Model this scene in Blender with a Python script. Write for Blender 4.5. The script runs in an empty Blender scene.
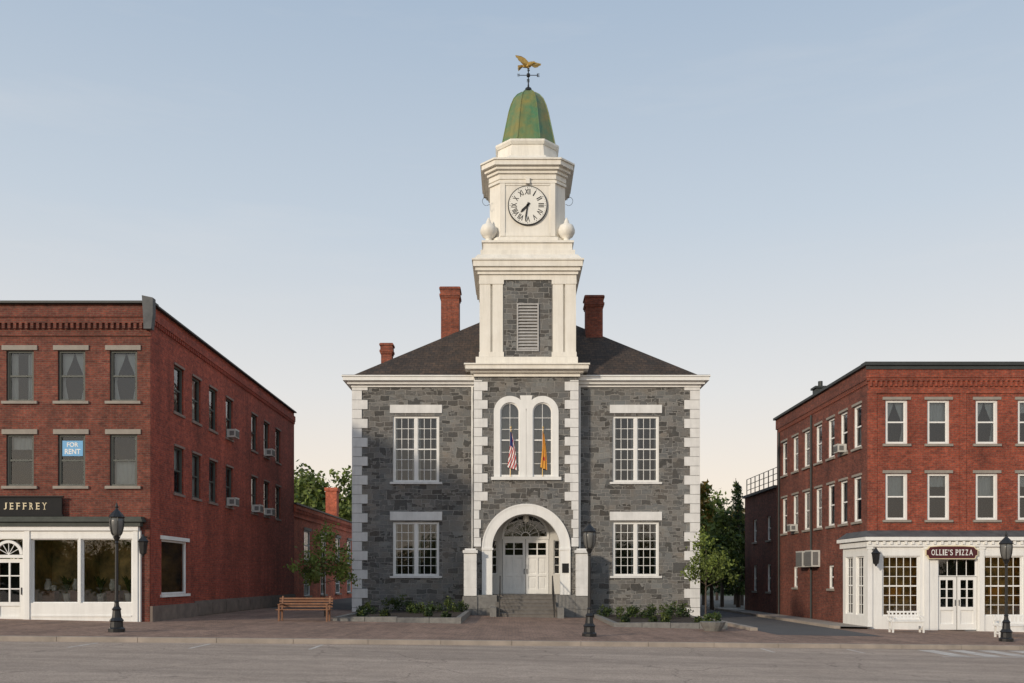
import bpy, math, random
import numpy as np
from mathutils import Vector, Matrix
random.seed(7)
scene=bpy.context.scene
COL=scene.collection
# ------------------------------------------------------------------ materials
def mk(name):
    m=bpy.data.materials.new(name); m.use_nodes=True
    nt=m.node_tree; b=nt.nodes['Principled BSDF']
    return m,nt,b
def N(nt,t,**k):
    n=nt.nodes.new(t)
    for a,v in k.items(): setattr(n,a,v)
    return n
def mixc(nt,fac,a,b,mode='MIX'):
    n=nt.nodes.new('ShaderNodeMix'); n.data_type='RGBA'; n.blend_type=mode
    def s(i,v):
        if hasattr(v,'links') or hasattr(v,'is_output'): nt.links.new(v,n.inputs[i])
        elif isinstance(v,(int,float)): n.inputs[i].default_value=v
        else: n.inputs[i].default_value=(v[0],v[1],v[2],1)
    s(0,fac); s(6,a); s(7,b)
    return n.outputs[2]
def noise(nt,vec,scale,detail=4,rough=.6):
    n=nt.nodes.new('ShaderNodeTexNoise'); n.inputs['Scale'].default_value=scale
    n.inputs['Detail'].default_value=detail; n.inputs['Roughness'].default_value=rough
    nt.links.new(vec,n.inputs['Vector']); return n.outputs['Fac']
def ramp(nt,fac,stops):
    r=nt.nodes.new('ShaderNodeValToRGB'); e=r.color_ramp.elements
    while len(e)<len(stops): e.new(.5)
    for i,(p,c) in enumerate(stops):
        e[i].position=p; e[i].color=(c[0],c[1],c[2],1) if not isinstance(c,(int,float)) else (c,c,c,1)
    nt.links.new(fac,r.inputs[0]); return r.outputs[0]
def bump(nt,b,h,strength=.3,dist=.02):
    n=nt.nodes.new('ShaderNodeBump'); n.inputs['Strength'].default_value=strength
    n.inputs['Distance'].default_value=dist
    nt.links.new(h,n.inputs['Height']); nt.links.new(n.outputs[0],b.inputs['Normal'])
def simple(name,c1,c2=None,scale=3,rough=.6,bmp=.15,metal=0,coord='Object',dirt=0):
    m,nt,b=mk(name); c2=c2 or tuple(x*.8 for x in c1)
    tc=N(nt,'ShaderNodeTexCoord').outputs[coord]
    f=noise(nt,tc,scale,5,.65)
    f2=ramp(nt,f,[(.3,0.),(.7,1.)])
    c=mixc(nt,f2,c1,c2)
    if dirt:
        mp=N(nt,'ShaderNodeMapping'); mp.inputs['Scale'].default_value=(3,3,.25); nt.links.new(tc,mp.inputs[0])
        d=ramp(nt,noise(nt,mp.outputs[0],1.5,5,.7),[(.42,1.),(.75,1-dirt)])
        c=mixc(nt,1.,c,d,'MULTIPLY')
    nt.links.new(c,b.inputs['Base Color']); b.inputs['Roughness'].default_value=rough
    b.inputs['Metallic'].default_value=metal
    if bmp: bump(nt,b,noise(nt,tc,scale*8,3),bmp,.01)
    return m
def brickmat(name,c1,c2,mortar,w=.215,h=.075,ms=.012,stain=.42):
    m,nt,b=mk(name); uv=N(nt,'ShaderNodeTexCoord').outputs['UV']
    t=N(nt,'ShaderNodeTexBrick'); nt.links.new(uv,t.inputs['Vector'])
    t.inputs['Scale'].default_value=1; t.inputs['Brick Width'].default_value=w; t.inputs['Row Height'].default_value=h
    t.inputs['Mortar Size'].default_value=ms; t.inputs['Mortar Smooth'].default_value=.3
    t.inputs['Color1'].default_value=(*c1,1); t.inputs['Color2'].default_value=(*c2,1); t.inputs['Mortar'].default_value=(*mortar,1)
    n1=ramp(nt,noise(nt,uv,.45,6,.7),[(.3,1-stain),(.68,1.12)])
    mp=N(nt,'ShaderNodeMapping'); mp.inputs['Scale'].default_value=(1.6,.18,1); nt.links.new(uv,mp.inputs[0])
    n2=ramp(nt,noise(nt,mp.outputs[0],1.0,4,.6),[(.35,.75),(.7,1.1)])
    n3=ramp(nt,noise(nt,uv,6,4,.8),[(.3,.52),(.7,1.4)])
    mp2=N(nt,'ShaderNodeMapping'); mp2.inputs['Scale'].default_value=(.6,5.5,1); nt.links.new(uv,mp2.inputs[0])
    n4=ramp(nt,noise(nt,mp2.outputs[0],1.0,4,.7),[(.3,(.86,.84,.84)),(.7,(1.12,1.14,1.1))])
    c=mixc(nt,1.,t.outputs['Color'],n1,'MULTIPLY'); c=mixc(nt,1.,c,n2,'MULTIPLY'); c=mixc(nt,1.,c,n3,'MULTIPLY'); c=mixc(nt,1.,c,n4,'MULTIPLY')
    nt.links.new(c,b.inputs['Base Color']); b.inputs['Roughness'].default_value=.88
    inv=N(nt,'ShaderNodeMath',operation='SUBTRACT'); inv.inputs[0].default_value=1; nt.links.new(t.outputs['Fac'],inv.inputs[1])
    bump(nt,b,inv.outputs[0],.5,.01)
    return m
def stonemat(name,lo,hi,mortar,cw=1.02,ch=.51):
    m,nt,b=mk(name); uv=N(nt,'ShaderNodeTexCoord').outputs['UV']
    nz=N(nt,'ShaderNodeTexNoise'); nz.inputs['Scale'].default_value=2.4; nt.links.new(uv,nz.inputs['Vector'])
    sub=N(nt,'ShaderNodeVectorMath',operation='SUBTRACT'); nt.links.new(nz.outputs['Color'],sub.inputs[0]); sub.inputs[1].default_value=(.5,.5,.5)
    sc=N(nt,'ShaderNodeVectorMath',operation='SCALE'); nt.links.new(sub.outputs[0],sc.inputs[0]); sc.inputs['Scale'].default_value=.19
    ad=N(nt,'ShaderNodeVectorMath',operation='ADD'); nt.links.new(uv,ad.inputs[0]); nt.links.new(sc.outputs[0],ad.inputs[1])
    v=ad.outputs[0]
    outs=[]
    for w,h in ((cw/2,ch/2),(cw/2.5,ch/3),(cw/1.5,ch/1.0)):
        t=N(nt,'ShaderNodeTexBrick'); nt.links.new(v,t.inputs['Vector'])
        t.inputs['Scale'].default_value=1; t.inputs['Brick Width'].default_value=w; t.inputs['Row Height'].default_value=h
        t.inputs['Mortar Size'].default_value=.017; t.inputs['Mortar Smooth'].default_value=.2
        t.inputs['Color1'].default_value=(0,0,0,1); t.inputs['Color2'].default_value=(1,1,1,1); t.inputs['Mortar'].default_value=(.5,.5,.5,1)
        outs.append(t)
    dv=N(nt,'ShaderNodeVectorMath',operation='DIVIDE'); nt.links.new(v,dv.inputs[0]); dv.inputs[1].default_value=(cw,ch,1)
    fl=N(nt,'ShaderNodeVectorMath',operation='FLOOR'); nt.links.new(dv.outputs[0],fl.inputs[0])
    wn=N(nt,'ShaderNodeTexWhiteNoise'); nt.links.new(fl.outputs[0],wn.inputs['Vector'])
    g1=N(nt,'ShaderNodeMath',operation='GREATER_THAN'); nt.links.new(wn.outputs['Value'],g1.inputs[0]); g1.inputs[1].default_value=.5
    g2=N(nt,'ShaderNodeMath',operation='GREATER_THAN'); nt.links.new(wn.outputs['Value'],g2.inputs[0]); g2.inputs[1].default_value=.86
    col=mixc(nt,g2.outputs[0],mixc(nt,g1.outputs[0],outs[0].outputs['Color'],outs[1].outputs['Color']),outs[2].outputs['Color'])
    fac=mixc(nt,g2.outputs[0],mixc(nt,g1.outputs[0],outs[0].outputs['Fac'],outs[1].outputs['Fac']),outs[2].outputs['Fac'])
    n3=noise(nt,uv,11,7,.9)
    cc=mixc(nt,.55,col,n3)
    c=ramp(nt,cc,[(.18,lo),(.35,(.125,.12,.113)),(.5,(.205,.205,.202)),(.65,(.25,.244,.232)),(.82,hi)])
    warm=ramp(nt,noise(nt,uv,1.1,4,.6),[(.4,(.96,1,1.03)),(.74,(1.1,.99,.89))])
    c=mixc(nt,1.,c,warm,'MULTIPLY')
    big=ramp(nt,noise(nt,uv,.3,4,.6),[(.3,.84),(.7,1.1)]); c=mixc(nt,1.,c,big,'MULTIPLY')
    c=mixc(nt,fac,c,mortar)
    nt.links.new(c,b.inputs['Base Color']); b.inputs['Roughness'].default_value=.85
    inv=N(nt,'ShaderNodeMath',operation='SUBTRACT'); nt.links.new(n3,inv.inputs[0]); nt.links.new(fac,inv.inputs[1])
    bump(nt,b,inv.outputs[0],1.,.09)
    return m
def glassmat(name,tint=(.75,.8,.8),refl=1.0,base=.05):
    m=bpy.data.materials.new(name); m.use_nodes=True; nt=m.node_tree; nt.nodes.clear()
    o=N(nt,'ShaderNodeOutputMaterial'); mx=N(nt,'ShaderNodeMixShader'); tr=N(nt,'ShaderNodeBsdfTransparent'); gl=N(nt,'ShaderNodeBsdfGlossy')
    tr.inputs[0].default_value=(*tint,1); gl.inputs['Roughness'].default_value=.03; gl.inputs[0].default_value=(.95,.97,1,1)
    fr=N(nt,'ShaderNodeFresnel'); fr.inputs[0].default_value=1.5
    ma=N(nt,'ShaderNodeMath',operation='MULTIPLY_ADD'); nt.links.new(fr.outputs[0],ma.inputs[0]); ma.inputs[1].default_value=refl; ma.inputs[2].default_value=base
    ma.use_clamp=True
    tc=N(nt,'ShaderNodeTexCoord'); nz=noise(nt,tc.outputs['UV'],1.7,2)
    bp=N(nt,'ShaderNodeBump'); bp.inputs['Strength'].default_value=.2; bp.inputs['Distance'].default_value=.025; nt.links.new(nz,bp.inputs['Height'])
    nt.links.new(bp.outputs[0],gl.inputs['Normal'])
    nt.links.new(ma.outputs[0],mx.inputs[0]); nt.links.new(tr.outputs[0],mx.inputs[1]); nt.links.new(gl.outputs[0],mx.inputs[2]); nt.links.new(mx.outputs[0],o.inputs[0])
    return m
def leafmat(name,c):
    m,nt,b=mk(name)
    tc=N(nt,'ShaderNodeTexCoord').outputs['Object']
    f=ramp(nt,noise(nt,tc,1.3,3),[(.3,.55),(.7,1.35)])
    cc=mixc(nt,1.,c,f,'MULTIPLY'); nt.links.new(cc,b.inputs['Base Color']); b.inputs['Roughness'].default_value=.6
    t=N(nt,'ShaderNodeBsdfTranslucent'); nt.links.new(cc,t.inputs[0]); mx=N(nt,'ShaderNodeMixShader'); mx.inputs[0].default_value=.3
    o=nt.nodes['Material Output']; nt.links.new(b.outputs[0],mx.inputs[1]); nt.links.new(t.outputs[0],mx.inputs[2]); nt.links.new(mx.outputs[0],o.inputs[0])
    return m
WHITE=simple('white_paint',(.85,.85,.83),(.79,.79,.77),1.5,.6,.05,dirt=.12)
WHITE2=simple('white_trim_stone',(.8,.8,.79),(.68,.68,.67),2.5,.7,.2,dirt=.14)
PORCHW=simple('porch_paint',(.66,.65,.62),(.58,.57,.54),1.5,.7,.05,dirt=.15)
TOWERW=simple('tower_white_paint',(.86,.83,.76),(.79,.75,.67),1.2,.6,.05,dirt=.16)
GRAN=stonemat('granite_rubble',(.05,.05,.05),(.38,.375,.36),(.36,.35,.33))
GRANP=simple('granite_plain',(.24,.235,.22),(.15,.145,.14),5,.8,.3)
STEPM=simple('grey_step_stone',(.19,.175,.16),(.12,.11,.1),4,.8,.3)
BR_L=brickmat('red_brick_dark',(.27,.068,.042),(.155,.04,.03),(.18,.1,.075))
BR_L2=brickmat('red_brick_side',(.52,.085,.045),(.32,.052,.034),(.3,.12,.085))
BR_R=brickmat('red_brick_bright',(.43,.082,.04),(.26,.05,.03),(.26,.12,.085))
BR_O=brickmat('red_brick_sunlit',(.9,.2,.1),(.68,.14,.07),(.5,.24,.17))  # orange sunlight put into the brick colour of the rear wing
BR_C=brickmat('chimney_brick',(.42,.1,.05),(.26,.062,.037),(.24,.13,.1))
BROWN=simple('brownstone_trim',(.28,.2,.17),(.19,.14,.12),3,.8,.2)
GREYST=simple('grey_stone_trim',(.34,.31,.27),(.24,.215,.19),3,.8,.2)
FOUND=simple('foundation_stone',(.24,.19,.16),(.13,.105,.09),2,.9,.5)
DARKM=simple('dark_metal_coping',(.045,.05,.05),(.03,.035,.035),3,.6,.1)
LEADM=simple('lead_grey_metal',(.11,.115,.12),(.06,.065,.07),3,.7,.1)
GREENT=simple('verdigris_trim',(.075,.085,.075),(.04,.048,.042),3,.75,.1)
BLACK=simple('black_iron',(.012,.012,.013),(.02,.02,.02),10,.4,.1)
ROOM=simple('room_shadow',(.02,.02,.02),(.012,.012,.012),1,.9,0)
ROOMW=simple('shop_interior_reflection',(.75,.52,.22),(.08,.075,.04),1.5,.9,0)  # interior brightened with warm patches that stand in for tree reflections
ROOMG=simple('pizza_shop_reflection',(1.0,.62,.2),(.14,.1,.05),2.4,.9,0)  # interior painted golden in place of sunlit trees reflected in the panes
CURT=simple('curtain_cloth',(.72,.72,.7),(.6,.6,.58),2,.9,.1)
GLASS=glassmat('window_glass',(.75,.8,.8),1.0,.045)
GLASSR=glassmat('shop_glass',(.85,.85,.8),1.0,.06)
DKFR=simple('dark_green_frame',(.065,.072,.065),(.085,.095,.085),4,.6,.05)
SLATE=brickmat('roof_slate',(.10,.066,.047),(.055,.042,.035),(.02,.018,.016),.3,.22,.012,.35)
DOME=simple('patina_copper',(.022,.2,.11),(.3,.23,.05),.8,.45,.1,dirt=.25)
GOLD=simple('gilded_metal',(.68,.45,.13),(.45,.28,.08),6,.4,.1,metal=.5)
LOUV=simple('louver_paint',(.46,.45,.44),(.36,.35,.34),4,.7,.1)
WOOD=simple('bench_wood',(.26,.12,.06),(.16,.07,.035),6,.6,.2)
CLOCKW=simple('clock_enamel',(.84,.83,.78),(.78,.77,.72),3,.4,0)
INK=simple('black_enamel',(.01,.01,.01),(.015,.015,.015),3,.6,0)
SIGNK=simple('black_sign_board',(.008,.009,.01),(.012,.012,.013),3,.85,0)
GOLDP=simple('gold_lettering',(.78,.68,.46),(.7,.6,.4),4,.6,0)
MAROON=simple('maroon_sign_board',(.075,.01,.014),(.06,.009,.012),4,.7,0)
SIGNW=simple('white_sign_paint',(.8,.8,.78),(.75,.75,.74),4,.6,0)
SIGNB=simple('blue_sign_board',(.16,.42,.72),(.14,.38,.66),4,.6,0)
FRED=simple('flag_red',(.5,.03,.04),(.42,.03,.03),4,.8,0)
FBLUE=simple('flag_blue',(.03,.045,.2),(.02,.03,.15),4,.8,0)
FGOLD=simple('flag_ochre',(.7,.38,.06),(.6,.25,.05),3,.8,0)
PALEREFL=simple('pale_reflection_panel',(.36,.37,.37),(.24,.25,.26),1.2,.9,0)
BARK=simple('bark',(.11,.08,.06),(.06,.045,.035),12,.9,.6)
SOIL=simple('garden_mulch',(.05,.035,.025),(.03,.022,.016),8,.95,.6)
ACM=simple('appliance_metal',(.6,.6,.57),(.48,.48,.46),5,.5,0)
ACG=simple('appliance_grille',(.12,.12,.12),(.2,.2,.2),30,.6,0)
LGLASS=simple('lantern_glass',(.16,.16,.15),(.1,.1,.1),4,.3,0)
MILK=simple('milk_glass',(.8,.78,.7),(.75,.73,.66),4,.3,0)
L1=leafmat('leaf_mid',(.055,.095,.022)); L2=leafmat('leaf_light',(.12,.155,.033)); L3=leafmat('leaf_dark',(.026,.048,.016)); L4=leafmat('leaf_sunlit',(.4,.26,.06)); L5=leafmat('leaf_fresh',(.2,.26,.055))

def asphalt():
    m,nt,b=mk('asphalt'); tc=N(nt,'ShaderNodeTexCoord').outputs['Object']
    a=ramp(nt,noise(nt,tc,.25,6,.7),[(.3,(.37,.285,.222)),(.7,(.46,.36,.285))])
    g=ramp(nt,noise(nt,tc,26,5,.9),[(.3,.42),(.7,1.55)])
    c=mixc(nt,1.,a,g,'MULTIPLY')
    g2=ramp(nt,noise(nt,tc,2.2,5,.75),[(.3,.86),(.7,1.12)]); c=mixc(nt,1.,c,g2,'MULTIPLY')
    mp=N(nt,'ShaderNodeMapping'); mp.inputs['Scale'].default_value=(.05,.8,1); mp.inputs['Rotation'].default_value=(0,0,-.16); nt.links.new(tc,mp.inputs[0])
    tr=ramp(nt,noise(nt,mp.outputs[0],1.,4,.6),[(.4,.84),(.62,1.1)])
    c=mixc(nt,1.,c,tr,'MULTIPLY')
    vo=N(nt,'ShaderNodeTexVoronoi',feature='DISTANCE_TO_EDGE'); vo.inputs['Scale'].default_value=.22
    nz=N(nt,'ShaderNodeTexNoise'); nz.inputs['Scale'].default_value=1.1; nt.links.new(tc,nz.inputs['Vector'])
    ad=N(nt,'ShaderNodeVectorMath',operation='ADD'); nt.links.new(tc,ad.inputs[0]); nt.links.new(nz.outputs['Color'],ad.inputs[1]); nt.links.new(ad.outputs[0],vo.inputs['Vector'])
    cr=ramp(nt,vo.outputs['Distance'],[(.0,.6),(.006,1.)])
    c=mixc(nt,1.,c,cr,'MULTIPLY')
    nt.links.new(c,b.inputs['Base Color']); b.inputs['Roughness'].default_value=.9
    bump(nt,b,noise(nt,tc,40,3),.5,.012); return m
ASPH=asphalt()
DRIVE=simple('driveway_asphalt',(.08,.078,.078),(.1,.097,.094),1,.85,.3)
PAVE=brickmat('pavement_brick',(.44,.275,.2),(.32,.205,.155),(.22,.155,.12),.22,.11,.01,.35)
LOT=simple('lot_ground',(.12,.11,.1),(.08,.08,.07),.6,.9,.3)
KERB=simple('granite_kerb',(.42,.355,.3),(.27,.235,.2),1.4,.8,.3)
CONC=simple('concrete_slab',(.36,.32,.28),(.28,.25,.22),1.5,.85,.2)
PAINT=simple('road_paint',(.74,.69,.62),(.46,.39,.33),2.0,.8,.1)
GRASS=simple('grass',(.05,.075,.025),(.035,.05,.02),.3,.95,.3)

# ------------------------------------------------------------------ mesh builder
class MB:
    def __init__(s): s.v=[];s.f=[];s.m=[]
    def poly(s,pts,m=0):
        i=len(s.v); s.v+= [tuple(p) for p in pts]; s.f.append(tuple(range(i,i+len(pts)))); s.m.append(m)
    def box(s,x0,x1,y0,y1,z0,z1,m=0):
        i=len(s.v)
        s.v+=[(x0,y0,z0),(x1,y0,z0),(x1,y1,z0),(x0,y1,z0),(x0,y0,z1),(x1,y0,z1),(x1,y1,z1),(x0,y1,z1)]
        for q in ((0,3,2,1),(4,5,6,7),(0,1,5,4),(1,2,6,5),(2,3,7,6),(3,0,4,7)):
            s.f.append(tuple(i+k for k in q)); s.m.append(m)
    def prism(s,pts,y0,y1,m=0):
        s.poly([(x,y0,z) for x,z in pts],m); s.poly([(x,y1,z) for x,z in reversed(pts)],m)
        n=len(pts)
        for k in range(n):
            a,b=pts[k],pts[(k+1)%n]; s.poly([(a[0],y0,a[1]),(a[0],y1,a[1]),(b[0],y1,b[1]),(b[0],y0,b[1])],m)
    def loft(s,rings,m=0,cap=True):
        base=len(s.v); n=len(rings[0])
        for r in rings: s.v+=[tuple(p) for p in r]
        for k in range(len(rings)-1):
            for j in range(n):
                a=base+k*n+j; b=base+k*n+(j+1)%n
                s.f.append((a,b,b+n,a+n)); s.m.append(m)
        if cap:
            s.f.append(tuple(base+j for j in reversed(range(n)))); s.m.append(m)
            s.f.append(tuple(base+(len(rings)-1)*n+j for j in range(n))); s.m.append(m)
    def lathe(s,prof,cx=0,cy=0,seg=16,m=0,ph=0):
        s.loft([[(cx+r*math.cos(ph+2*math.pi*j/seg),cy+r*math.sin(ph+2*math.pi*j/seg),z) for j in range(seg)] for r,z in prof],m)
    def tube(s,p0,p1,r0,r1=None,seg=8,m=0):
        r1=r0 if r1 is None else r1
        p0=Vector(p0);p1=Vector(p1); d=(p1-p0).normalized(); a=d.orthogonal().normalized(); b=d.cross(a)
        s.loft([[p+a*(r*math.cos(2*math.pi*j/seg))+b*(r*math.sin(2*math.pi*j/seg)) for j in range(seg)] for p,r in((p0,r0),(p1,r1))],m)
    def text(s,t,T,height,width=None,m=0,ext=.0,bold=0):
        c=bpy.data.curves.new('t','FONT'); c.body=t; c.size=1; c.extrude=.02; c.offset=bold
        o=bpy.data.objects.new('t',c); COL.objects.link(o); dg=bpy.context.evaluated_depsgraph_get(); dg.update()
        me=bpy.data.meshes.new_from_object(o.evaluated_get(dg))
        vs=[v.co.copy() for v in me.vertices]; fs=[tuple(p.vertices) for p in me.polygons]
        COL.objects.unlink(o); bpy.data.objects.remove(o); bpy.data.curves.remove(c); bpy.data.meshes.remove(me)
        x0=min(v.x for v in vs);x1=max(v.x for v in vs);y0=min(v.y for v in vs);y1=max(v.y for v in vs)
        sy=height/(y1-y0); sx=sy if width is None else width/(x1-x0)
        i=len(s.v)
        for v in vs: s.v.append(T((v.x-(x0+x1)/2)*sx,(v.y-(y0+y1)/2)*sy,v.z*.25))
        for f in fs: s.f.append(tuple(i+k for k in f)); s.m.append(m)
    def mesh(s,name,mats,smooth=False):
        me=bpy.data.meshes.new(name); me.from_pydata(s.v,[],s.f)
        for a in (mats if isinstance(mats,(list,tuple)) else [mats]): me.materials.append(a)
        me.polygons.foreach_set('material_index',s.m)
        if smooth: me.polygons.foreach_set('use_smooth',[True]*len(s.f))
        me.update()
        n=len(me.polygons); nr=np.empty(n*3,'f'); me.polygons.foreach_get('normal',nr); nr=np.abs(nr.reshape(n,3))
        tot=np.empty(n,'i'); me.polygons.foreach_get('loop_total',tot)
        lv=np.empty(len(me.loops),'i'); me.loops.foreach_get('vertex_index',lv)
        co=np.array(s.v,'f').reshape(-1,3)[lv]; nn=np.repeat(nr,tot,axis=0)
        ax=nn.argmax(1); u=np.where(ax==0,co[:,1],co[:,0]); w=np.where(ax==2,co[:,1],co[:,2])
        uv=me.uv_layers.new(name='UVMap'); uv.data.foreach_set('uv',np.stack([u,w],1).astype('f').ravel())
        return me
def put(mb,name,mats=None,parent=None,loc=(0,0,0),rot=0,smooth=False,**props):
    me=mb.mesh(name,mats,smooth) if isinstance(mb,MB) else mb
    o=bpy.data.objects.new(name,me); COL.objects.link(o); o.location=loc; o.rotation_euler=(0,0,rot)
    if parent: o.parent=parent
    for k,v in props.items(): o[k]=v
    return o
def root(name,loc,label,category,group=None):
    o=bpy.data.objects.new(name,None); COL.objects.link(o); o.location=loc; o.empty_display_size=.3
    o['label']=label; o['category']=category
    if group: o['group']=group
    return o
def clone(o,loc,parent=None,**props):
    c=o.copy(); COL.objects.link(c); c.location=loc; c.parent=parent
    for k,v in props.items(): c[k]=v
    for ch_ in o.children:
        clone(ch_,ch_.location.copy(),c)
    return c
def wall(mb,T,u0,u1,z0,z1,holes,depth=.2,m=0,mr=None):
    mr=m if mr is None else mr
    us=sorted({u0,u1,*[h[0] for h in holes],*[h[1] for h in holes]}); zs=sorted({z0,z1,*[h[2] for h in holes],*[h[3] for h in holes]})
    us=[u for u in us if u0<=u<=u1]; zs=[z for z in zs if z0<=z<=z1]
    for a,b in zip(us,us[1:]):
        for c,d in zip(zs,zs[1:]):
            mu,mz=(a+b)/2,(c+d)/2
            if any(h[0]<mu<h[1] and h[2]<mz<h[3] for h in holes): continue
            mb.poly([T(a,0,c),T(b,0,c),T(b,0,d),T(a,0,d)],m)
    for h in holes:
        a,b,c,d=h
        for p,q in (((a,c),(b,c)),((b,c),(b,d)),((b,d),(a,d)),((a,d),(a,c))):
            mb.poly([T(p[0],0,p[1]),T(q[0],0,q[1]),T(q[0],depth,q[1]),T(p[0],depth,p[1])],mr)
_wc={}
def window(parent,loc,rot,w,h,cols=1,rows=2,fr=WHITE,curtain=None,sill=None,lintel=None,double=False,stone=GREYST,ft=.07,name='window',room=ROOM,rd=.7,glass=GLASS,label=None,so=.08,sd=.1):
    key=(w,h,cols,rows,fr.name,curtain,sill,lintel,double,stone.name,ft,room.name,rd,glass.name)
    if key not in _wc:
        parts=[]
        mb=MB(); a=w/2
        mb.box(-a,-a+ft,.06,.17,0,h); mb.box(a-ft,a,.06,.17,0,h); mb.box(-a+ft,a-ft,.06,.17,h-ft,h); mb.box(-a+ft,a-ft,.06,.17,0,ft)
        bays=[(-a+ft,a-ft)]
        if double: mb.box(-.07,.07,.058,.17,ft,h-ft); bays=[(-a+ft,-.07),(.07,a-ft)]
        for (p,q) in bays:
            if rows>1: mb.box(p,q,.085,.145,h/2-.03,h/2+.03)
            mb.box(p,p+.035,.09,.142,ft,h-ft); mb.box(q-.035,q,.09,.142,ft,h-ft)
            for i in range(1,cols):
                x=p+(q-p)*i/cols; mb.box(x-.013,x+.013,.1,.138,ft,h-ft)
            for j in range(1,rows):
                z=ft+(h-2*ft)*j/rows
                if abs(z-h/2)>.06: mb.box(p+.035,q-.035,.102,.136,z-.013,z+.013)
        parts.append(('frame',mb.mesh('frame',fr)))
        mb=MB(); mb.poly([(-a+ft*.5,.12,ft*.5),(a-ft*.5,.12,ft*.5),(a-ft*.5,.12,h-ft*.5),(-a+ft*.5,.12,h-ft*.5)])
        parts.append(('pane',mb.mesh('pane',glass)))
        mb=MB(); e=.02; y0,y1=.185,rd
        mb.poly([(-a-e,y1,-e),(a+e,y1,-e),(a+e,y1,h+e),(-a-e,y1,h+e)])
        mb.poly([(-a-e,y0,-e),(-a-e,y1,-e),(-a-e,y1,h+e),(-a-e,y0,h+e)]); mb.poly([(a+e,y0,-e),(a+e,y1,-e),(a+e,y1,h+e),(a+e,y0,h+e)])
        mb.poly([(-a-e,y0,h+e),(a+e,y0,h+e),(a+e,y1,h+e),(-a-e,y1,h+e)]); mb.poly([(-a-e,y0,-e),(a+e,y0,-e),(a+e,y1,-e),(-a-e,y1,-e)])
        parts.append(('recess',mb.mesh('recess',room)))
        if curtain:
            mb=MB(); n=14
            def cl(x0,x1,z0,z1):
                for i in range(n):
                    p=x0+(x1-x0)*i/n;q=x0+(x1-x0)*(i+1)/n; yy=[.24+.025*math.sin(k*1.7) for k in (i,i+1)]
                    mb.poly([(p,yy[0],z0),(q,yy[1],z0),(q,yy[1],z1),(p,yy[0],z1)])
            if curtain=='blind': cl(-a,a,h*.52,h)
            if curtain=='low': cl(-a,a,h*.0,h*.5)
            if curtain=='side':
                if double:
                    for s_ in (-1,1):
                        c=s_*w/4; cl(c-w/4+.05,c-w*.16,0,h); cl(c+w*.16,c+w/4-.05,0,h)
                else: cl(-a,-a*.35,0,h); cl(a*.35,a,0,h)
            if curtain=='swag':
                for s_ in (-1,1):
                    P_=[]
                    for k in range(13):
                        t=k/12; edge=a*(.06+.62*math.sin(min(1,(1-t)*1.7)*math.pi/2)**2) if t>.35 else a*(.68-.25*(.35-t)/.35)
                        P_.append((edge,h*t))
                    for (e0,za),(e1,zb_) in zip(P_,P_[1:]):
                        mb.poly([(s_*a,.23,za),(s_*e0,.26,za),(s_*e1,.26,zb_),(s_*a,.23,zb_)])
            if curtain=='full': cl(-a,a,0,h)
            if curtain=='third': cl(-a,a,h*.72,h)
            parts.append(('curtain',mb.mesh('curtain',CURT)))
        if sill:
            mb=MB(); mb.box(-a-sill,a+sill,-so,.06,-sd,-.001); parts.append(('sill',mb.mesh('sill',stone)))
        if lintel:
            mb=MB(); mb.box(-a-lintel[0],a+lintel[0],-.05,.05,h+.001+lintel[2] if len(lintel)>2 else h+.001,h+lintel[1]+(lintel[2] if len(lintel)>2 else 0)); parts.append(('lintel',mb.mesh('lintel',stone)))
        _wc[key]=parts
    e=bpy.data.objects.new(name,None); COL.objects.link(e); e.parent=parent; e.location=loc; e.rotation_euler=(0,0,rot); e.empty_display_size=.2
    if label: e['label']=label
    for nm,me in _wc[key]:
        o=bpy.data.objects.new(nm,me); COL.objects.link(o); o.parent=e
    return e
def ring(mb,cx,zs,ri,ro,y0,y1,n,m=0,gap=0.,sub=2):
    for k in range(n):
        a0=math.pi*k/n+gap/ro; a1=math.pi*(k+1)/n-gap/ro
        ins=[];out=[]
        for j in range(sub+1):
            a=a0+(a1-a0)*j/sub; out.append((cx+ro*math.cos(a),zs+ro*math.sin(a))); ins.append((cx+ri*math.cos(a),zs+ri*math.sin(a)))
        mb.prism(out+ins[::-1],y0,y1,m)
def archband(mb,cx,zs,ri,ro,y0,y1,z0,m=0,n=40):
    out=[(cx+ro,z0)]+[(cx+ro*math.cos(math.pi*k/n),zs+ro*math.sin(math.pi*k/n)) for k in range(n+1)]+[(cx-ro,z0)]
    ins=[(cx+ri,z0)]+[(cx+ri*math.cos(math.pi*k/n),zs+ri*math.sin(math.pi*k/n)) for k in range(n+1)]+[(cx-ri,z0)]
    L=len(out)
    for k in range(L-1):
        for y in (y0,y1): mb.poly([(out[k][0],y,out[k][1]),(out[k+1][0],y,out[k+1][1]),(ins[k+1][0],y,ins[k+1][1]),(ins[k][0],y,ins[k][1])],m)
        for s_ in (out,ins): mb.poly([(s_[k][0],y0,s_[k][1]),(s_[k+1][0],y0,s_[k+1][1]),(s_[k+1][0],y1,s_[k+1][1]),(s_[k][0],y1,s_[k][1])],m)
def spandrel(mb,cx,zs,r,zt,y,m=0,n=24):
    for k in range(n):
        a0=math.pi*k/n;a1=math.pi*(k+1)/n
        p=(cx+r*math.cos(a0),zs+r*math.sin(a0)); q=(cx+r*math.cos(a1),zs+r*math.sin(a1))
        mb.poly([(q[0],y,q[1]),(p[0],y,p[1]),(p[0],y,zt),(q[0],y,zt)],m)
def archpoly(cx,zs,r,z0,n=20):
    return [(cx-r,z0),(cx+r,z0)]+[(cx+r*math.cos(math.pi*k/n),zs+r*math.sin(math.pi*k/n)) for k in range(n+1)]
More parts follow.
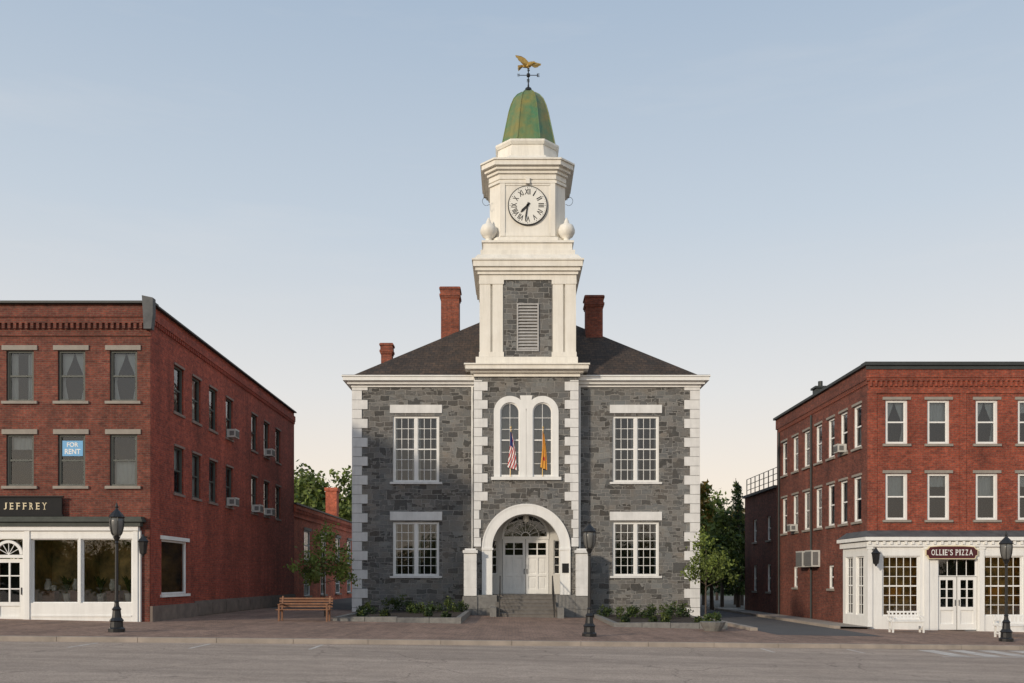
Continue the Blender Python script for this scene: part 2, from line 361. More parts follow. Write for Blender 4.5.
def octo(a,c,z,cx=0,cy=0):
    return [(cx+x,cy+y,z) for x,y in ((-a+c,-a),(a-c,-a),(a,-a+c),(a,a-c),(a-c,a),(-a+c,a),(-a,a-c),(-a,-a+c))]
def sq(a,z,cx=0,cy=0): return [(cx-a,cy-a,z),(cx+a,cy-a,z),(cx+a,cy+a,z),(cx-a,cy+a,z)]

# ------------------------------------------------------------------ ground
def cl40(x): return max(-40,min(40,x))
def g(x): return -.021*cl40(x)
def yk(x): return 25.7+.165*cl40(x)
def sheet(name,xs,f0,f1,dz,mat,ny=1,**p):
    mb=MB()
    for a,b in zip(xs,xs[1:]):
        mb.poly([(a,f0(a),g(a)+dz),(b,f0(b),g(b)+dz),(b,f1(b),g(b)+dz),(a,f1(a),g(a)+dz)])
    return put(mb,name,mat,kind='structure',**p)
sheet('ground',[-1500,-40,40,1500],lambda x:-900,lambda x:2500,-.16,GRASS)
sheet('road',[-200,-40,40,200],lambda x:-9,yk,-.13,ASPH)
sheet('lot',[-150,-40,40,150],lambda x:46,lambda x:120,-.004,LOT)
sheet('pavement',[-150,-40,40,150],lambda x:yk(x)+.18,lambda x:46.,0,PAVE)
mb=MB()
for a,b in ((-150,-40),(-40,-20),*[(x,x+2) for x in range(-20,40,2)],(40,150)):
    b2=b-.012
    pts=[(a,yk(a)),(b2,yk(b2)),(b2,yk(b2)+.18),(a,yk(a)+.18)]
    mb.loft([[(x,y,g(x)-.15) for x,y in pts],[(x,y,g(x)+.006) for x,y in pts]])
put(mb,'kerb',KERB,kind='structure')
sheet('driveway',[9.3,13.2],lambda x:31.5+ (x-9)*.1,lambda x:95,.004,DRIVE)
mb=MB()
for (x0,x1,y0,y1) in ((13.22,13.5,37,61),(9.0,9.28,34,60)):
    for k in range(int((y1-y0)/2)):
        mb.loft([[(x,y,g(x)-.02) for x,y in ((x0,y0+2*k),(x1,y0+2*k),(x1,y0+2*k+1.98),(x0,y0+2*k+1.98))],[(x,y,g(x)+.12) for x,y in ((x0,y0+2*k),(x1,y0+2*k),(x1,y0+2*k+1.98),(x0,y0+2*k+1.98))]])
put(mb,'driveway_kerb',KERB,kind='structure')
sheet('side_walk',[13.52,14.9],lambda x:37,lambda x:61,.09,CONC)
mb=MB()
def strip(x0,x1,ya,yb): mb.poly([(x0,ya,g(x0)-.126),(x1,ya+.165*(x1-x0),g(x1)-.126),(x1,yb+.165*(x1-x0),g(x1)-.126),(x0,yb,g(x0)-.126)])
for x in (-13.8,-10.9,-8.1,-5.2): strip(x,x+.09,yk(x)-1.9,yk(x)-.35)
for x in (7.3,10.0): strip(x,x+.09,yk(x)-1.7,yk(x)-.35)
for k in range(9): strip(12.3+k*1.0,12.85+k*1.0,yk(12.3+k)-2.6,yk(12.3+k)-.4)
strip(11.9,22,yk(11.9)-2.85,yk(11.9)-2.7)
put(mb,'road_marking',PAINT,kind='structure')

# ------------------------------------------------------------------ COURTHOUSE
CX,CY=.68,43.9
ch=root('courthouse',(CX,CY,0),'grey granite courthouse with white quoins and clock tower','courthouse')
HW=8.44; BH=2.47; BY=-.7; ZC=11.1
F=lambda u,d,z:(u,d,z); FB=lambda u,d,z:(u,BY+d,z)
mb=MB(); wx=5.36; ww=1.13
holes=[(s*wx-ww,s*wx+ww,z0,z1) for s in(-1,1) for z0,z1 in((1.9,4.53),(6.48,9.7))]
wall(mb,F,-HW,HW,-.5,ZC,[h for h in holes]+[(-BH+.05,BH-.05,-.5,ZC-.1)],.2,0)
for s in(-1,1):
    mb.poly([(s*HW,0,-.5),(s*HW,17,-.5),(s*HW,17,ZC),(s*HW,0,ZC)])
mb.poly([(-HW,17,-.5),(HW,17,-.5),(HW,17,ZC),(-HW,17,ZC)])
zs=3.24; ro=2.1; ZT=5.45
zw=9.76
wall(mb,FB,-BH,BH,-.5,11.6,[(-ro,ro,-.5,ZT),(-1.56,1.56,6.65,10.56)],.3,0)
spandrel(mb,0,zs,ro,ZT,BY,0)
for s in(-1,1): spandrel(mb,s*.78,zw,.78,10.56,BY,0)
for s in(-1,1): mb.poly([(s*BH,BY,-.5),(s*BH,0.05,-.5),(s*BH,0.05,11.6),(s*BH,BY,11.6)])
put(mb,'wall',GRAN,ch)
def quoins(mb,xe,inward,y,z0,z1,wl,wsn,hh,depth,zj=.02):
    k=0; z=z0
    while z<z1-.05:
        w=wl if k%2==0 else wsn; zz=min(z+hh,z1)
        a,b=sorted((xe-inward*.04,xe+inward*w))
        mb.box(a,b,y-.05,y+(depth if k%2 else depth+.25),z+zj/2,zz-zj/2); z+=hh; k+=1
for s in(-1,1):
    mb=MB(); quoins(mb,s*HW,-s,0,-.1,ZC,.72,.44,.46,.35); put(mb,'corner_quoin',WHITE2,ch)
    mb=MB(); quoins(mb,s*BH,-s,BY,5.5,11.3,.62,.36,.44,.3); quoins(mb,s*BH,-s,BY,3.3,5.5,.3,.22,.44,.3); put(mb,'corner_quoin',WHITE2,ch)
mb=MB()
archband(mb,0,zs,1.63,ro,BY-.08,BY+.45,1.0)
archband(mb,0,zs,ro-.06,ro+.02,BY-.1,BY-.081,1.0)
mb.box(-ro-.03,-1.58,BY-.12,BY-.082,3.14,3.25); mb.box(1.58,ro+.03,BY-.12,BY-.082,3.14,3.25)
put(mb,'arch',WHITE,ch)
for s in(-1,1):
    mb=MB(); x0,x1=sorted((s*2.36,s*2.96)); z=.95
    while z<2.95: mb.box(x0,x1,BY-.6,BY-.06,z+.01,min(z+.4,2.97)-.01); z+=.4
    mb.box(x0-.05,x1+.05,BY-.66,BY-.055,2.98,3.12); mb.box(x0+.04,x1-.04,BY-.56,BY-.08,3.12,3.2)
    mb.box(x0+.02,x1-.02,BY-.58,BY-.07,.95,2.97)
    put(mb,'pier',WHITE2,ch)
    mb=MB()
    x0,x1=sorted((s*1.4,s*2.32))
    for k in range(2): mb.box(x0,x1,BY-.6,BY+.4,-.3+k*.65,.34+k*.65)
    x0,x1=sorted((s*2.322,s*3.02))
    for k in range(2): mb.box(x0,x1,BY-.66,BY-.053,-.3+k*.62,.31+k*.62)
    x0,x1=sorted((s*1.4,s*1.7)); mb.box(x0,x1,BY-2.0,BY-.602,-.3,.45)
    put(mb,'plinth',GRANP,ch)
mb=MB()
for k in range(6):
    y0=BY-.15-.31*(5-k)
    mb.box(-1.39,1.39,y0+.03,BY+.5-.002*k,(k/6 if k else -.3),(k+1)/6-.05); mb.box(-1.392,1.392,y0,BY+.501-.002*k,(k+1)/6-.049,(k+1)/6)
put(mb,'step',STEPM,ch)
mb=MB(); DY=1.15; DH=2.75; ZF=3.86
mb.box(-2.1,2.1,BY+.5,2.2,.9,1.0,0)
for s in(-1,1): mb.poly([(s*2.15,BY+.3,.9),(s*2.15,1.9,.9),(s*2.15,1.9,5.6),(s*2.15,BY+.3,5.6)],1)
mb.poly([(-2.15,BY+.3,5.5),(2.15,BY+.3,5.5),(2.15,1.9,5.5),(-2.15,1.9,5.5)],1)
TD=lambda u,d,z:(u,DY+d,z)
wall(mb,TD,-2.15,2.15,1.0,5.5,[(-1.17,1.17,1.0,ZF-.1),(-1.17,1.17,ZF,ZF+1.17),(-1.75,-1.4,2.0,3.7),(1.4,1.75,2.0,3.7)],.15,1)
spandrel(mb,0,ZF,1.17,ZF+1.17,DY+.01,1)
put(mb,'porch',[STEPM,PORCHW],ch)
def door(parent,loc,w,h,hinge,mat=WHITE,rot=0,glassfrac=.55,panels=False):
    mb=MB(); st=.13
    zm=h*(1-glassfrac); tp=st if not panels else .2
    mb.box(-w/2,-w/2+st,0,.05,0,h);mb.box(w/2-st,w/2,0,.05,0,h);mb.box(-w/2+st,w/2-st,0,.05,h-tp,h);mb.box(-w/2+st,w/2-st,0,.05,0,.24)
    mb.box(-w/2+st,w/2-st,0,.05,zm-.07,zm+.07)
    mb.box(-w/2+st,w/2-st,.045,.049,.24,zm-.07)
    if panels:
        mb.box(-.05,.05,0,.05,.24,zm-.07); mb.box(-w/2+st,-.05,.001,.049,zm*.5-.06,zm*.5+.06); mb.box(.05,w/2-st,.001,.049,zm*.5-.06,zm*.5+.06)
        for (xa,xb) in ((-w/2+st+.06,-.11),(.11,w/2-st-.06)):
            for (za,zb__) in ((.32,zm*.5-.14),(zm*.5+.14,zm-.15)): mb.box(xa,xb,.02,.044,za,zb__)
    mb.box(-.03,.03,.005,.045,zm+.07,h-tp)
    for k in ((1,) if panels else (1,2)): z=zm+.07+(h-tp-zm-.07)*k/(2 if panels else 3); mb.box(-w/2+st,w/2-st,.007,.043,z-.02,z+.02)
    d=put(mb,'door',mat,parent,loc,rot)
    mb=MB(); mb.poly([(-w/2+st,.03,zm+.05),(w/2-st,.03,zm+.05),(w/2-st,.03,h-tp),(-w/2+st,.03,h-tp)]); put(mb,'pane',GLASS,d)
    mb=MB(); mb.tube((hinge*(w/2-.06),-.02,1.0),(hinge*(w/2-.06),-.02,1.25),.018); mb.tube((hinge*(w/2-.06),0,1.02),(hinge*(w/2-.06),-.022,1.02),.01); put(mb,'handle',BLACK,d)
    mb=MB(); mb.box(-w/2,w/2,.35,.4,0,h); put(mb,'recess',ROOM,d)
    return d
door(ch,(-.58,DY+.03,1.01),1.14,DH,1,glassfrac=.32,panels=True); door(ch,(.58,DY+.03,1.01),1.14,DH,-1,glassfrac=.32,panels=True)
mb=MB(); archband(mb,0,ZF,1.07,1.18,DY-.04,DY+.1,ZF-.01)
mb.box(-1.18,1.18,DY-.03,DY+.1,ZF-.11,ZF+.02)
for k in range(1,8):
    an=math.pi*k/8; mb.tube((.2*math.cos(an),DY+.05,ZF+.03+.2*math.sin(an)),(1.07*math.cos(an),DY+.05,ZF+1.07*math.sin(an)),.016,seg=4)
ring(mb,0,ZF+.02,.19,.24,DY+.03,DY+.07,8); ring(mb,0,ZF+.02,.64,.67,DY+.03,DY+.07,12)
fl=put(mb,'fanlight',WHITE,ch)
mb=MB(); mb.poly([(x,DY+.06,z) for x,z in archpoly(0,ZF,1.09,ZF)]); put(mb,'pane',GLASS,fl)
mb=MB(); mb.box(-1.25,1.25,DY+.5,DY+.55,ZF-.2,ZF+1.25); put(mb,'recess',ROOM,fl)
for s in(-1,1): window(ch,(s*1.575,DY,2.0),0,.35,1.7,1,4,name='sidelight',ft=.04)
mb=MB(); mb.lathe([(.02,4.5),(.12,4.54),(.15,4.62),(.13,4.82),(.06,4.92),(.015,4.95),(.015,5.5)],0,.1,10); put(mb,'porch_lantern',[MILK],ch)
mb=MB(); mb.box(1.72,2.04,BY-.115,BY-.082,2.05,2.5); put(mb,'plaque',SIGNK,ch)
for s in(-1,1):
    mb=MB()
    x=s*1.25; p=[(x,BY-2.1,.95),(x,BY-.3,1.9)]
    mb.tube(p[0],p[1],.025); mb.tube((x,BY-2.1,0),p[0],.03)
    for k in range(1,9):
        t=k/9; y=BY-2.1+1.8*t; mb.tube((x,y,max(0,min(.98,(y-BY+2)/1.9))),(x,y,.95+.95*t),.011,seg=5)
    mb.tube((x,BY-.3,1.0),p[1],.03)
    put(mb,'handrail',BLACK,ch)
# paired arched window
mb=MB()
for s in(-1,1):
    c=s*.78
    archband(mb,c,zw,.47,.775,BY-.035,BY+.22,6.66)
    archband(mb,c,zw,.41,.47,BY+.05,BY+.14,6.66); mb.box(c-.41,c+.41,BY+.05,BY+.14,6.66,6.76)
    mb.box(c-.41,c+.41,BY+.08,BY+.13,8.4,8.46)
    mb.box(c-.012,c+.012,BY+.085,BY+.125,6.76,zw+.42)
    for z in (7.3,7.85,8.95,9.5): mb.box(c-.41,c+.41,BY+.087,BY+.123,z-.012,z+.012)
mb.prism([(-.0,9.9),(.25,10.3),(.3,10.56),(-.3,10.56),(-.25,10.3)],BY-.034,BY+.05)
mb.box(-1.68,1.68,BY-.12,BY+.2,6.5,6.648)
aw=put(mb,'arched_window',WHITE,ch)
mb=MB()
for s in(-1,1): mb.poly([(x,BY+.105,z) for x,z in archpoly(s*.78,zw,.43,6.7)])
put(mb,'pane',GLASSR,aw)
mb=MB()
for s in (-1,1):
    for k in range(16):
        xa=s*.78-.48+k*.06; ya=BY+.3+.02*math.sin(k*2.1); yb=BY+.3+.02*math.sin((k+1)*2.1); mb.poly([(xa,ya,6.6),(xa+.06,yb,6.6),(xa+.06,yb,10.4),(xa,ya,10.4)])
put(mb,'curtain',PALEREFL,aw)  # added pale panel behind the arched panes, imitates their pale reflection
mb=MB(); mb.box(-1.5,1.5,BY+1.0,BY+1.05,6.5,10.6); mb.box(-1.5,-1.45,BY+.3,BY+1,6.5,10.6); mb.box(1.45,1.5,BY+.3,BY+1,6.5,10.6); mb.box(-.05,.05,BY+.3,BY+1,6.5,10.6)
put(mb,'recess',ROOM,aw)
for s in(-1,1):
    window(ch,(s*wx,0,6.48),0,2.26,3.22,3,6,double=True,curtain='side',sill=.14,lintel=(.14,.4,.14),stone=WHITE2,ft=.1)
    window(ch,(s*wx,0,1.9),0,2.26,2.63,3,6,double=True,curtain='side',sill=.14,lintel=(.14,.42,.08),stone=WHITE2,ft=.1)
mb=MB()
def cornice_rect(mb,x0,x1,y0,y1,levels):
    for z0,z1,o in levels: mb.box(x0-o,x1+o,y0-o,y1+o,z0,z1)
cornice_rect(mb,-HW,HW,0,17,[(ZC,ZC+.12,.08),(ZC+.121,ZC+.26,.24),(ZC+.261,ZC+.44,.42)])
mb.box(-HW-.47,HW+.47,-.47,17.47,ZC+.441,ZC+.5)
put(mb,'cornice',WHITE,ch)
mb=MB(); mb.box(-HW-.44,HW+.44,-.44,17.44,ZC+.501,ZC+.52)
E=HW+.1; z0=ZC+.52; ap=(0,8.5,17.75)
cs=[(-E,-.1,z0),(E,-.1,z0),(E,17.1,z0),(-E,17.1,z0)]
for i in range(4): mb.poly([cs[i],cs[(i+1)%4],ap])
rf=put(mb,'roof',SLATE,ch)
def chim(x,y,w,zb,zt):
    mb=MB(); h=w/2; lv=[(zb,zt-.62,0),(zt-.619,zt-.52,.04),(zt-.519,zt-.4,.08),(zt-.399,zt-.14,.04),(zt-.139,zt-.04,.09),(zt-.039,zt,.05)]
    for a,b,o in lv: mb.loft([sq(h+o,a,x,y),sq(h+o,b,x,y)])
    put(mb,'chimney',BR_C,rf)
chim(-4.12,6.5,1.0,14,17.95); chim(3.72,4.6,.9,14,16.9); chim(-7.95,8.5,.62,11.8,15.4)
# tower
TW=bpy.data.objects.new('clock_tower',None); COL.objects.link(TW); TW.parent=ch; TW.location=(.08,BY+2.45,0)
TA=2.45
mb=MB()
for z0,z1,o in ((11.45,11.62,.1),(11.621,11.74,.25),(11.741,11.93,.48),(11.931,12.0,.54),(12.001,12.42,.0)): mb.loft([sq(TA+o,z0,-.05),sq(TA+o,z1,-.05)])
put(mb,'base_cornice',TOWERW,TW)
mb=MB()
for z0,z1,o in ((16.15,16.4,.02),(16.401,16.55,.1),(16.551,16.72,.2),(16.721,17.0,.3),(17.001,17.08,.36)): mb.loft([sq(TA-.13+o,z0),sq(TA-.13+o,z1)])
mb.loft([sq(2.6,17.081),sq(2.4,17.35)]); mb.loft([sq(2.28,17.351),sq(2.28,17.62)]); mb.loft([sq(2.15,17.621),sq(2.15,18.0)]); mb.loft([sq(2.23,18.001),sq(2.23,18.1)])
put(mb,'shaft_cornice',TOWERW,TW)
mb=MB()
B=2.32
mb.loft([sq(B-.12,12.4),sq(B-.12,16.2)])
for sx in(-1,1):
    for sy in(-1,1):
        for a,b in ((1.2,1.7),(1.8,B)):
            x0,x1=sorted((sx*a,sx*b)); y0,y1=sorted((sy*(B-.2),sy*B)); mb.box(x0,x1,y0,y1,12.45,16.15)
            y0,y1=sorted((sy*a,sy*min(b,B-.2))); x0,x1=sorted((sx*(B-.2),sx*B)); mb.box(x0,x1,y0,y1,12.45,16.149)
        x0,x1=sorted((sx*1.15,sx*(B+.03))); y0,y1=sorted((sy*(B-.3),sy*(B+.03))); mb.box(x0,x1,y0,y1,12.45,12.68); mb.box(x0,x1,y0,y1,15.95,16.152)
put(mb,'shaft',TOWERW,TW)
mb=MB(); mb.box(-1.16,1.16,-B+.05,-B+.3,12.45,16.14); put(mb,'stone_panel',GRAN,TW)
mb=MB(); mb.box(-.53,-.46,-B-.02,-B+.06,12.72,15.02);mb.box(.46,.53,-B-.02,-B+.06,12.72,15.02);mb.box(-.46,.46,-B-.02,-B+.06,14.95,15.02);mb.box(-.46,.46,-B-.02,-B+.06,12.72,12.8)
for k in range(14):
    z=12.82+k*.152; mb.loft([[(-.46,-B-.01,z),(.46,-B-.01,z),(.46,-B+.049,z+.07),(-.46,-B+.049,z+.07)],[(-.46,-B-.01,z+.03),(.46,-B-.01,z+.03),(.46,-B+.049,z+.1),(-.46,-B+.049,z+.1)]])
put(mb,'louver',LOUV,TW)
# clock stage
mb=MB(); a=1.85; c=.5
mb.loft([octo(a+.12,c,18.1),octo(a+.12,c,18.35),octo(a,c,18.42),octo(a,c,21.2)])
mb.loft([octo(a+.06,c,21.0),octo(a+.06,c,21.12)])
for z0,z1,o in ((21.2,21.45,.05),(21.451,21.6,.14),(21.601,21.75,.26),(21.751,21.98,.4),(21.981,22.06,.46)): mb.loft([octo(a+o,c+o*.4,z0),octo(a+o,c+o*.4,z1)])
mb.loft([octo(2.25,.8,22.061),octo(1.75,.72,22.35)])
mb.loft([octo(1.65,.7,22.351),octo(1.58,.7,22.5),octo(1.5,.68,22.501),octo(1.45,.68,23.1)])
mb.loft([octo(1.5,.7,23.101),octo(1.58,.75,23.22),octo(1.58,.75,23.32),octo(1.4,.7,23.4)])
for s in(-1,1):
    x0,x1=sorted((s*1.1,s*1.34)); mb.box(x0,x1,-a-.05,-a+.02,18.43,20.99)
mb.box(-1.08,1.08,-a-.03,-a+.02,20.9,20.99)
mb.box(-1.08,1.08,-a-.03,-a+.02,18.44,18.6)
mb.box(-.1,.1,-a-.16,-a+.02,20.95,21.25)
put(mb,'belfry',TOWERW,TW)
for sx in(-1,1):
    mb=MB()
    mb.lathe([(.3,0),(.33,.1),(.18,.2),(.14,.32),(.3,.42),(.4,.6),(.41,.75),(.33,.95),(.15,1.05),(.1,1.2),(.03,1.35)],0,0,16)
    put(mb,'urn',TOWERW,TW,(sx*1.9,-1.8,18.0),smooth=True)
    mb=MB(); pr=None
    for k in range(16):
        t=k/15*4.6; rr_=.26*(1-k/22); p=(sx*(2.02+rr_*math.sin(t)*.9),-1.8,20.2-rr_*math.cos(t))
        if pr: mb.tube(pr,p,.012,seg=4)
        pr=p
    mb.tube((sx*1.85,-1.8,20.0),(sx*2.0,-1.8,19.94),.012,seg=4)
    put(mb,'iron_scroll',BLACK,TW)
mb=MB()
def disc(r,y0,y1,zc,m,n=48,ri=0):
    pts=[(r*math.cos(2*math.pi*k/n),zc+r*math.sin(2*math.pi*k/n)) for k in range(n)]
    mb.prism(pts,y0,y1,m)
zc=19.9
disc(.96,-a-.09,-a,zc,1); disc(.915,-a-.10,-a-.05,zc,0)
for k in range(60):
    an=2*math.pi*k/60; L=.035 if k%5 else .06; r0=.885
    d=(math.sin(an),math.cos(an)); p=(d[1],-d[0]); w=.006 if k%5 else .014
    mb.poly([(d[0]*(r0-L)-p[0]*w,-a-.104,zc+d[1]*(r0-L)-p[1]*w),(d[0]*(r0-L)+p[0]*w,-a-.104,zc+d[1]*(r0-L)+p[1]*w),(d[0]*r0+p[0]*w,-a-.104,zc+d[1]*r0+p[1]*w),(d[0]*r0-p[0]*w,-a-.104,zc+d[1]*r0-p[1]*w)],1)
WD={'I':.055,'II':.13,'III':.2,'IV':.22,'V':.17,'VI':.22,'VII':.27,'VIII':.31,'IX':.22,'X':.17,'XI':.22,'XII':.27}
for k,t in enumerate(['XII','I','II','III','IV','V','VI','VII','VIII','IX','X','XI']):
    an=2*math.pi*k/12; d=(math.sin(an),math.cos(an)); p=(d[1],-d[0])
    mb.text(t,lambda x,y,z,d=d,p=p:(d[0]*(.66+y)+p[0]*x,-a-.106-z*.3,zc+d[1]*(.66+y)+p[1]*x),.27,WD[t],1,bold=.02)
cf=put(mb,'clock_face',[CLOCKW,INK],TW)
def hand(an,L,w):
    mb=MB(); d=(math.sin(an),math.cos(an)); p=(d[1],-d[0])
    q=lambda u,v:(d[0]*u+p[0]*v,zc+d[1]*u+p[1]*v)
    mb.prism([q(-.15,-w*.6),q(-.15,w*.6),q(L*.7,w),q(L,0),q(L*.7,-w)],-a-.135,-a-.12)
    mb.prism([(.06*math.cos(k*.63),zc+.06*math.sin(k*.63)) for k in range(10)],-a-.15,-a-.136)
    put(mb,'clock_hand',INK,TW)
hand(math.radians(31.5*6),.78,.036); hand(math.radians(225),.5,.055)
# dome
mb=MB(); DX=.07
prof=[(1.4,23.4),(1.33,23.5),(1.28,23.75),(1.19,24.2),(1.09,24.7),(.99,25.2),(.88,25.6),(.74,25.95),(.55,26.2),(.33,26.36),(.14,26.42)]
mb.loft([octo(r,r*.586,z,DX) for r,z in prof])
for k in range(8):
    an=math.pi/8+k*math.pi/4
    for (r0,z0),(r1,z1) in zip(prof[1:],prof[2:]):
        R=1.082; mb.tube((DX+R*r0*math.cos(an),R*r0*math.sin(an),z0),(DX+R*r1*math.cos(an),R*r1*math.sin(an),z1),.03,seg=6)
put(mb,'dome',DOME,TW)
mb=MB()
mb.lathe([(.14,26.4),(.2,26.5),(.16,26.62),(.05,26.7),(.03,26.9),(.025,27.75)],0,0,10)
mb.tube((-.45,0,27.3),(.45,0,27.3),.018,seg=6); mb.tube((0,-.45,27.3),(0,.45,27.3),.018,seg=6); mb.lathe([(.02,27.18),(.09,27.24),(.09,27.36),(.02,27.42)],0,0,10)
for t,x,y in (('E',.5,0),('W',-.5,0),('N',0,.5),('S',0,-.5)):
    mb.text(t,lambda u,v,w,x=x,y=y:(x+u,y-w,27.3+v),.17,.13,0,bold=.03)
wv=put(mb,'weathervane',BLACK,TW,(DX,0,0))
mb=MB(); ez=27.78
body=[(-.36,-.04,.03),(-.2,-.01,.09),(-.02,.03,.14),(.12,.08,.13),(.2,.13,.085),(.27,.16,.07),(.34,.15,.05),(.41,.1,.01)]
mb.loft([[ (x, r*math.cos(an)*.9, ez+z+r*math.sin(an)) for an in [2*math.pi*j/10 for j in range(10)]] for x,z,r in body])
def feather(s):
    pts=[(.14,.05,.02),(.1,.12,.18),(.22,.3,.28),(.4,.5,.34),(.66,.7,.34),(.64,.68,.25),(.54,.62,.2),(.5,.55,.12),(.4,.45,.06),(.32,.3,.0),(.24,.12,-.02)] if s>0 else [(.06,.05,.02),(-.02,.12,.18),(-.16,.3,.27),(-.36,.5,.31),(-.66,.7,.3),(-.64,.68,.21),(-.55,.6,.17),(-.5,.52,.09),(-.4,.45,.04),(-.32,.35,-.02),(-.22,.2,-.05),(-.1,.1,-.06)]
    mb.loft([[ (x,s*y*.6-.016,ez+z-.005) for x,y,z in pts],[(x,s*y*.6+.016,ez+z+.005) for x,y,z in pts]])
feather(1); feather(-1)
mb.loft([[(-.3,-.06,ez-.05),(-.3,.06,ez-.05),(-.5,.16,ez-.19),(-.5,-.16,ez-.19)],[(-.3,-.06,ez+.02),(-.3,.06,ez+.02),(-.54,.16,ez-.07),(-.54,-.16,ez-.07)]])
mb.tube((.02,.03,ez),(.0,.03,ez-.12),.025,seg=5); mb.tube((.02,-.03,ez),(.0,-.03,ez-.12),.025,seg=5)
put(mb,'eagle',GOLD,TW,(DX,0,0))
for s in(-1,1):
    mb=MB(); mb.tube((s*(BH+.14),-.1,0.1),(s*(BH+.14),-.1,11.1),.05,seg=8); put(mb,'downspout',WHITE,ch)

def flag(x,label,mode):
    r=root('flag',(CX+x,CY+BY-.02,6.66),label,'flag','flags hung in the arched windows')
    mb=MB(); mb.tube((0,0,0),(.03,0,2.3),.014,seg=8); mb.lathe([(.01,2.3),(.04,2.34),(.01,2.44)],.03,0,8); put(mb,'pole',GOLD,r)
    mb=MB(); nu,nv=14,40; W=.44 if mode else .32;H=1.75
    def P(i,j):
        v=j/nv; u=i/nu; spread=.3+.7*v
        return (.02+(u-.3)*W*spread+ .03*math.sin(v*4), -.06+.03*math.sin(u*14+v*2), 2.2-H*v- .2*u*(1-v*.3))
    for i in range(nu):
        for j in range(nv):
            if mode: m=2 if (j<16 and i<9) else ((int((j*.24+i*.5))%2))
            else: m=0 if (26<j<31 and 3<i<9) else 3
            mb.poly([P(i,j),P(i+1,j),P(i+1,j+1),P(i,j+1)],m)
    put(mb,'cloth',[FRED,SIGNW,FBLUE,FGOLD],r)
flag(-.76,'red white and blue striped flag hanging at arched window',True)
flag(.78,'golden yellow ceremonial flag hanging at arched window',False)

# ------------------------------------------------------------------ LEFT BRICK BUILDING
LX,LY=-12.66,31.5
lb=root('brick_building',(LX,LY,g(LX)),'three-storey dark red brick corner building with shopfront','building')
gz=g(LX)
def zl(z): return z-gz
mb=MB(); XL=-14.0; H=11.0; DEP=20.8
fx=[(px-512)/28.6-LX for px in (-33,19.5,71,123)]+[-7.2,-9.0,-10.8]
W3=(zl(7.99),zl(9.77)); W2=(zl(5.02),zl(6.83))
fh=[(x-.48,x+.48,*w) for x in fx for w in (W2,W3)]
wall(mb,F,XL,0,zl(3.9),H,fh,.2)
mb.box(-.55,-.02,.0,.5,-.4,zl(3.9)-.001)
sy=[34.2,36.1,38.1,40.3,44.2,46.4,48.7]
TS=lambda u,d,z:(-d,u,z)
sh=[(y-LY-.48,y-LY+.48,*w) for y in sy for w in ((zl(5.0),zl(6.75)),(zl(8.05),zl(9.8)))]
shopw=(1.0,3.6,zl(1.2),zl(3.2))
wall(mb,TS,0,DEP,.55,H,sh+[shopw],.2,1)
mb.poly([(-14,DEP,-.4),(0,DEP,-.4),(0,DEP,H),(-14,DEP,H)],1)
mb.box(-.3,.0-.002,.0+.002,DEP,H,H+.12,1); mb.box(XL,-.302,.002,.3,H,H+.12)
mb.box(XL,.06,-.06,-.001,H-.55,H-.35); mb.box(XL,.1,-.1,-.001,H-.349,H-.02)
for i in range(70): mb.box(-.05-i*.2-.1,-.05-i*.2,-.09,-.001,H-.75,H-.551)
mb.box(XL,.05,-.05,-.001,H-1.0,H-.9)
for i in range(104): mb.box(.001,.06,.05+i*.2,.15+i*.2,H-.55,H-.4,1)
mb.box(.001,.08,.0,DEP,H-.399,H-.1,1)
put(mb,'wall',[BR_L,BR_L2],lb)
mb=MB(); mb.box(.001,.09,-.02,DEP,-.4,.55); mb.box(.0011,.03,4.4,DEP,.55,.62)
for k in range(9): mb.box(.091,.11,4.5+k*1.8,4.5+k*1.8+1.6,.05,.5)
put(mb,'foundation',FOUND,lb)
mb=MB(); mb.box(XL,.16,-.16,.35,H+.121,H+.2); mb.box(-.35,.14,.351,DEP+.05,H+.121,H+.18); mb.poly([(XL,.2,H-.1),(-.2,.2,H-.1),(-.2,DEP,H-.1),(XL,DEP,H-.1)])
put(mb,'coping',DARKM,lb)
mb=MB(); mb.prism([(-.14,H-.8),(.12,H-.8),(.18,H-.3),(.18,H+.28),(-.2,H+.36),(-.16,H-.3)],-.24,.02); put(mb,'corner_bracket',LEADM,lb)
cur=['blind','side','low',None,'side','third',None]
for i,x in enumerate(fx):
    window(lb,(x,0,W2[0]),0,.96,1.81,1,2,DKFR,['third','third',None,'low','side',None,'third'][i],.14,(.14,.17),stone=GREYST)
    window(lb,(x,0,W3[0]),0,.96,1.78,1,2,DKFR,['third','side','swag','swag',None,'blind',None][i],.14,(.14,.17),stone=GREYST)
for i,y in enumerate(sy):
    window(lb,(0,y-LY,zl(5.0)),math.pi/2,.96,1.75,1,2,DKFR,cur[i],.08,(.04,.08),stone=BROWN,so=.05)
    window(lb,(0,y-LY,zl(8.05)),math.pi/2,.96,1.75,1,2,DKFR,cur[(i+3)%7],.08,(.04,.08),stone=BROWN,so=.05)
window(lb,(0,2.3,zl(1.2)),math.pi/2,2.6,2.0,1,1,WHITE,None,.12,(.12,.14),stone=WHITE,room=ROOMW,rd=1.5,glass=GLASSR)
mb=MB()
TF=lambda u,d,z:(u,-.12+d,z)
zt,zb=zl(3.17),zl(.93)
wins=[(-4.12,-2.46),(-2.38,-.58),(-8.6,-7.0),(-6.9,-5.9)]
wall(mb,TF,-9,-.4,-.35,zl(3.45),[(a_,b_,zb,zt) for a_,b_ in wins]+[(-5.45,-4.4,-.35,zt)],.15)
mb.box(-.55,-.38,-.16,-.121,-.3,zl(3.45)); mb.box(-4.33,-4.15,-.16,-.121,-.3,zl(3.45)); mb.box(-5.7,-5.5,-.16,-.121,-.3,zl(3.45))
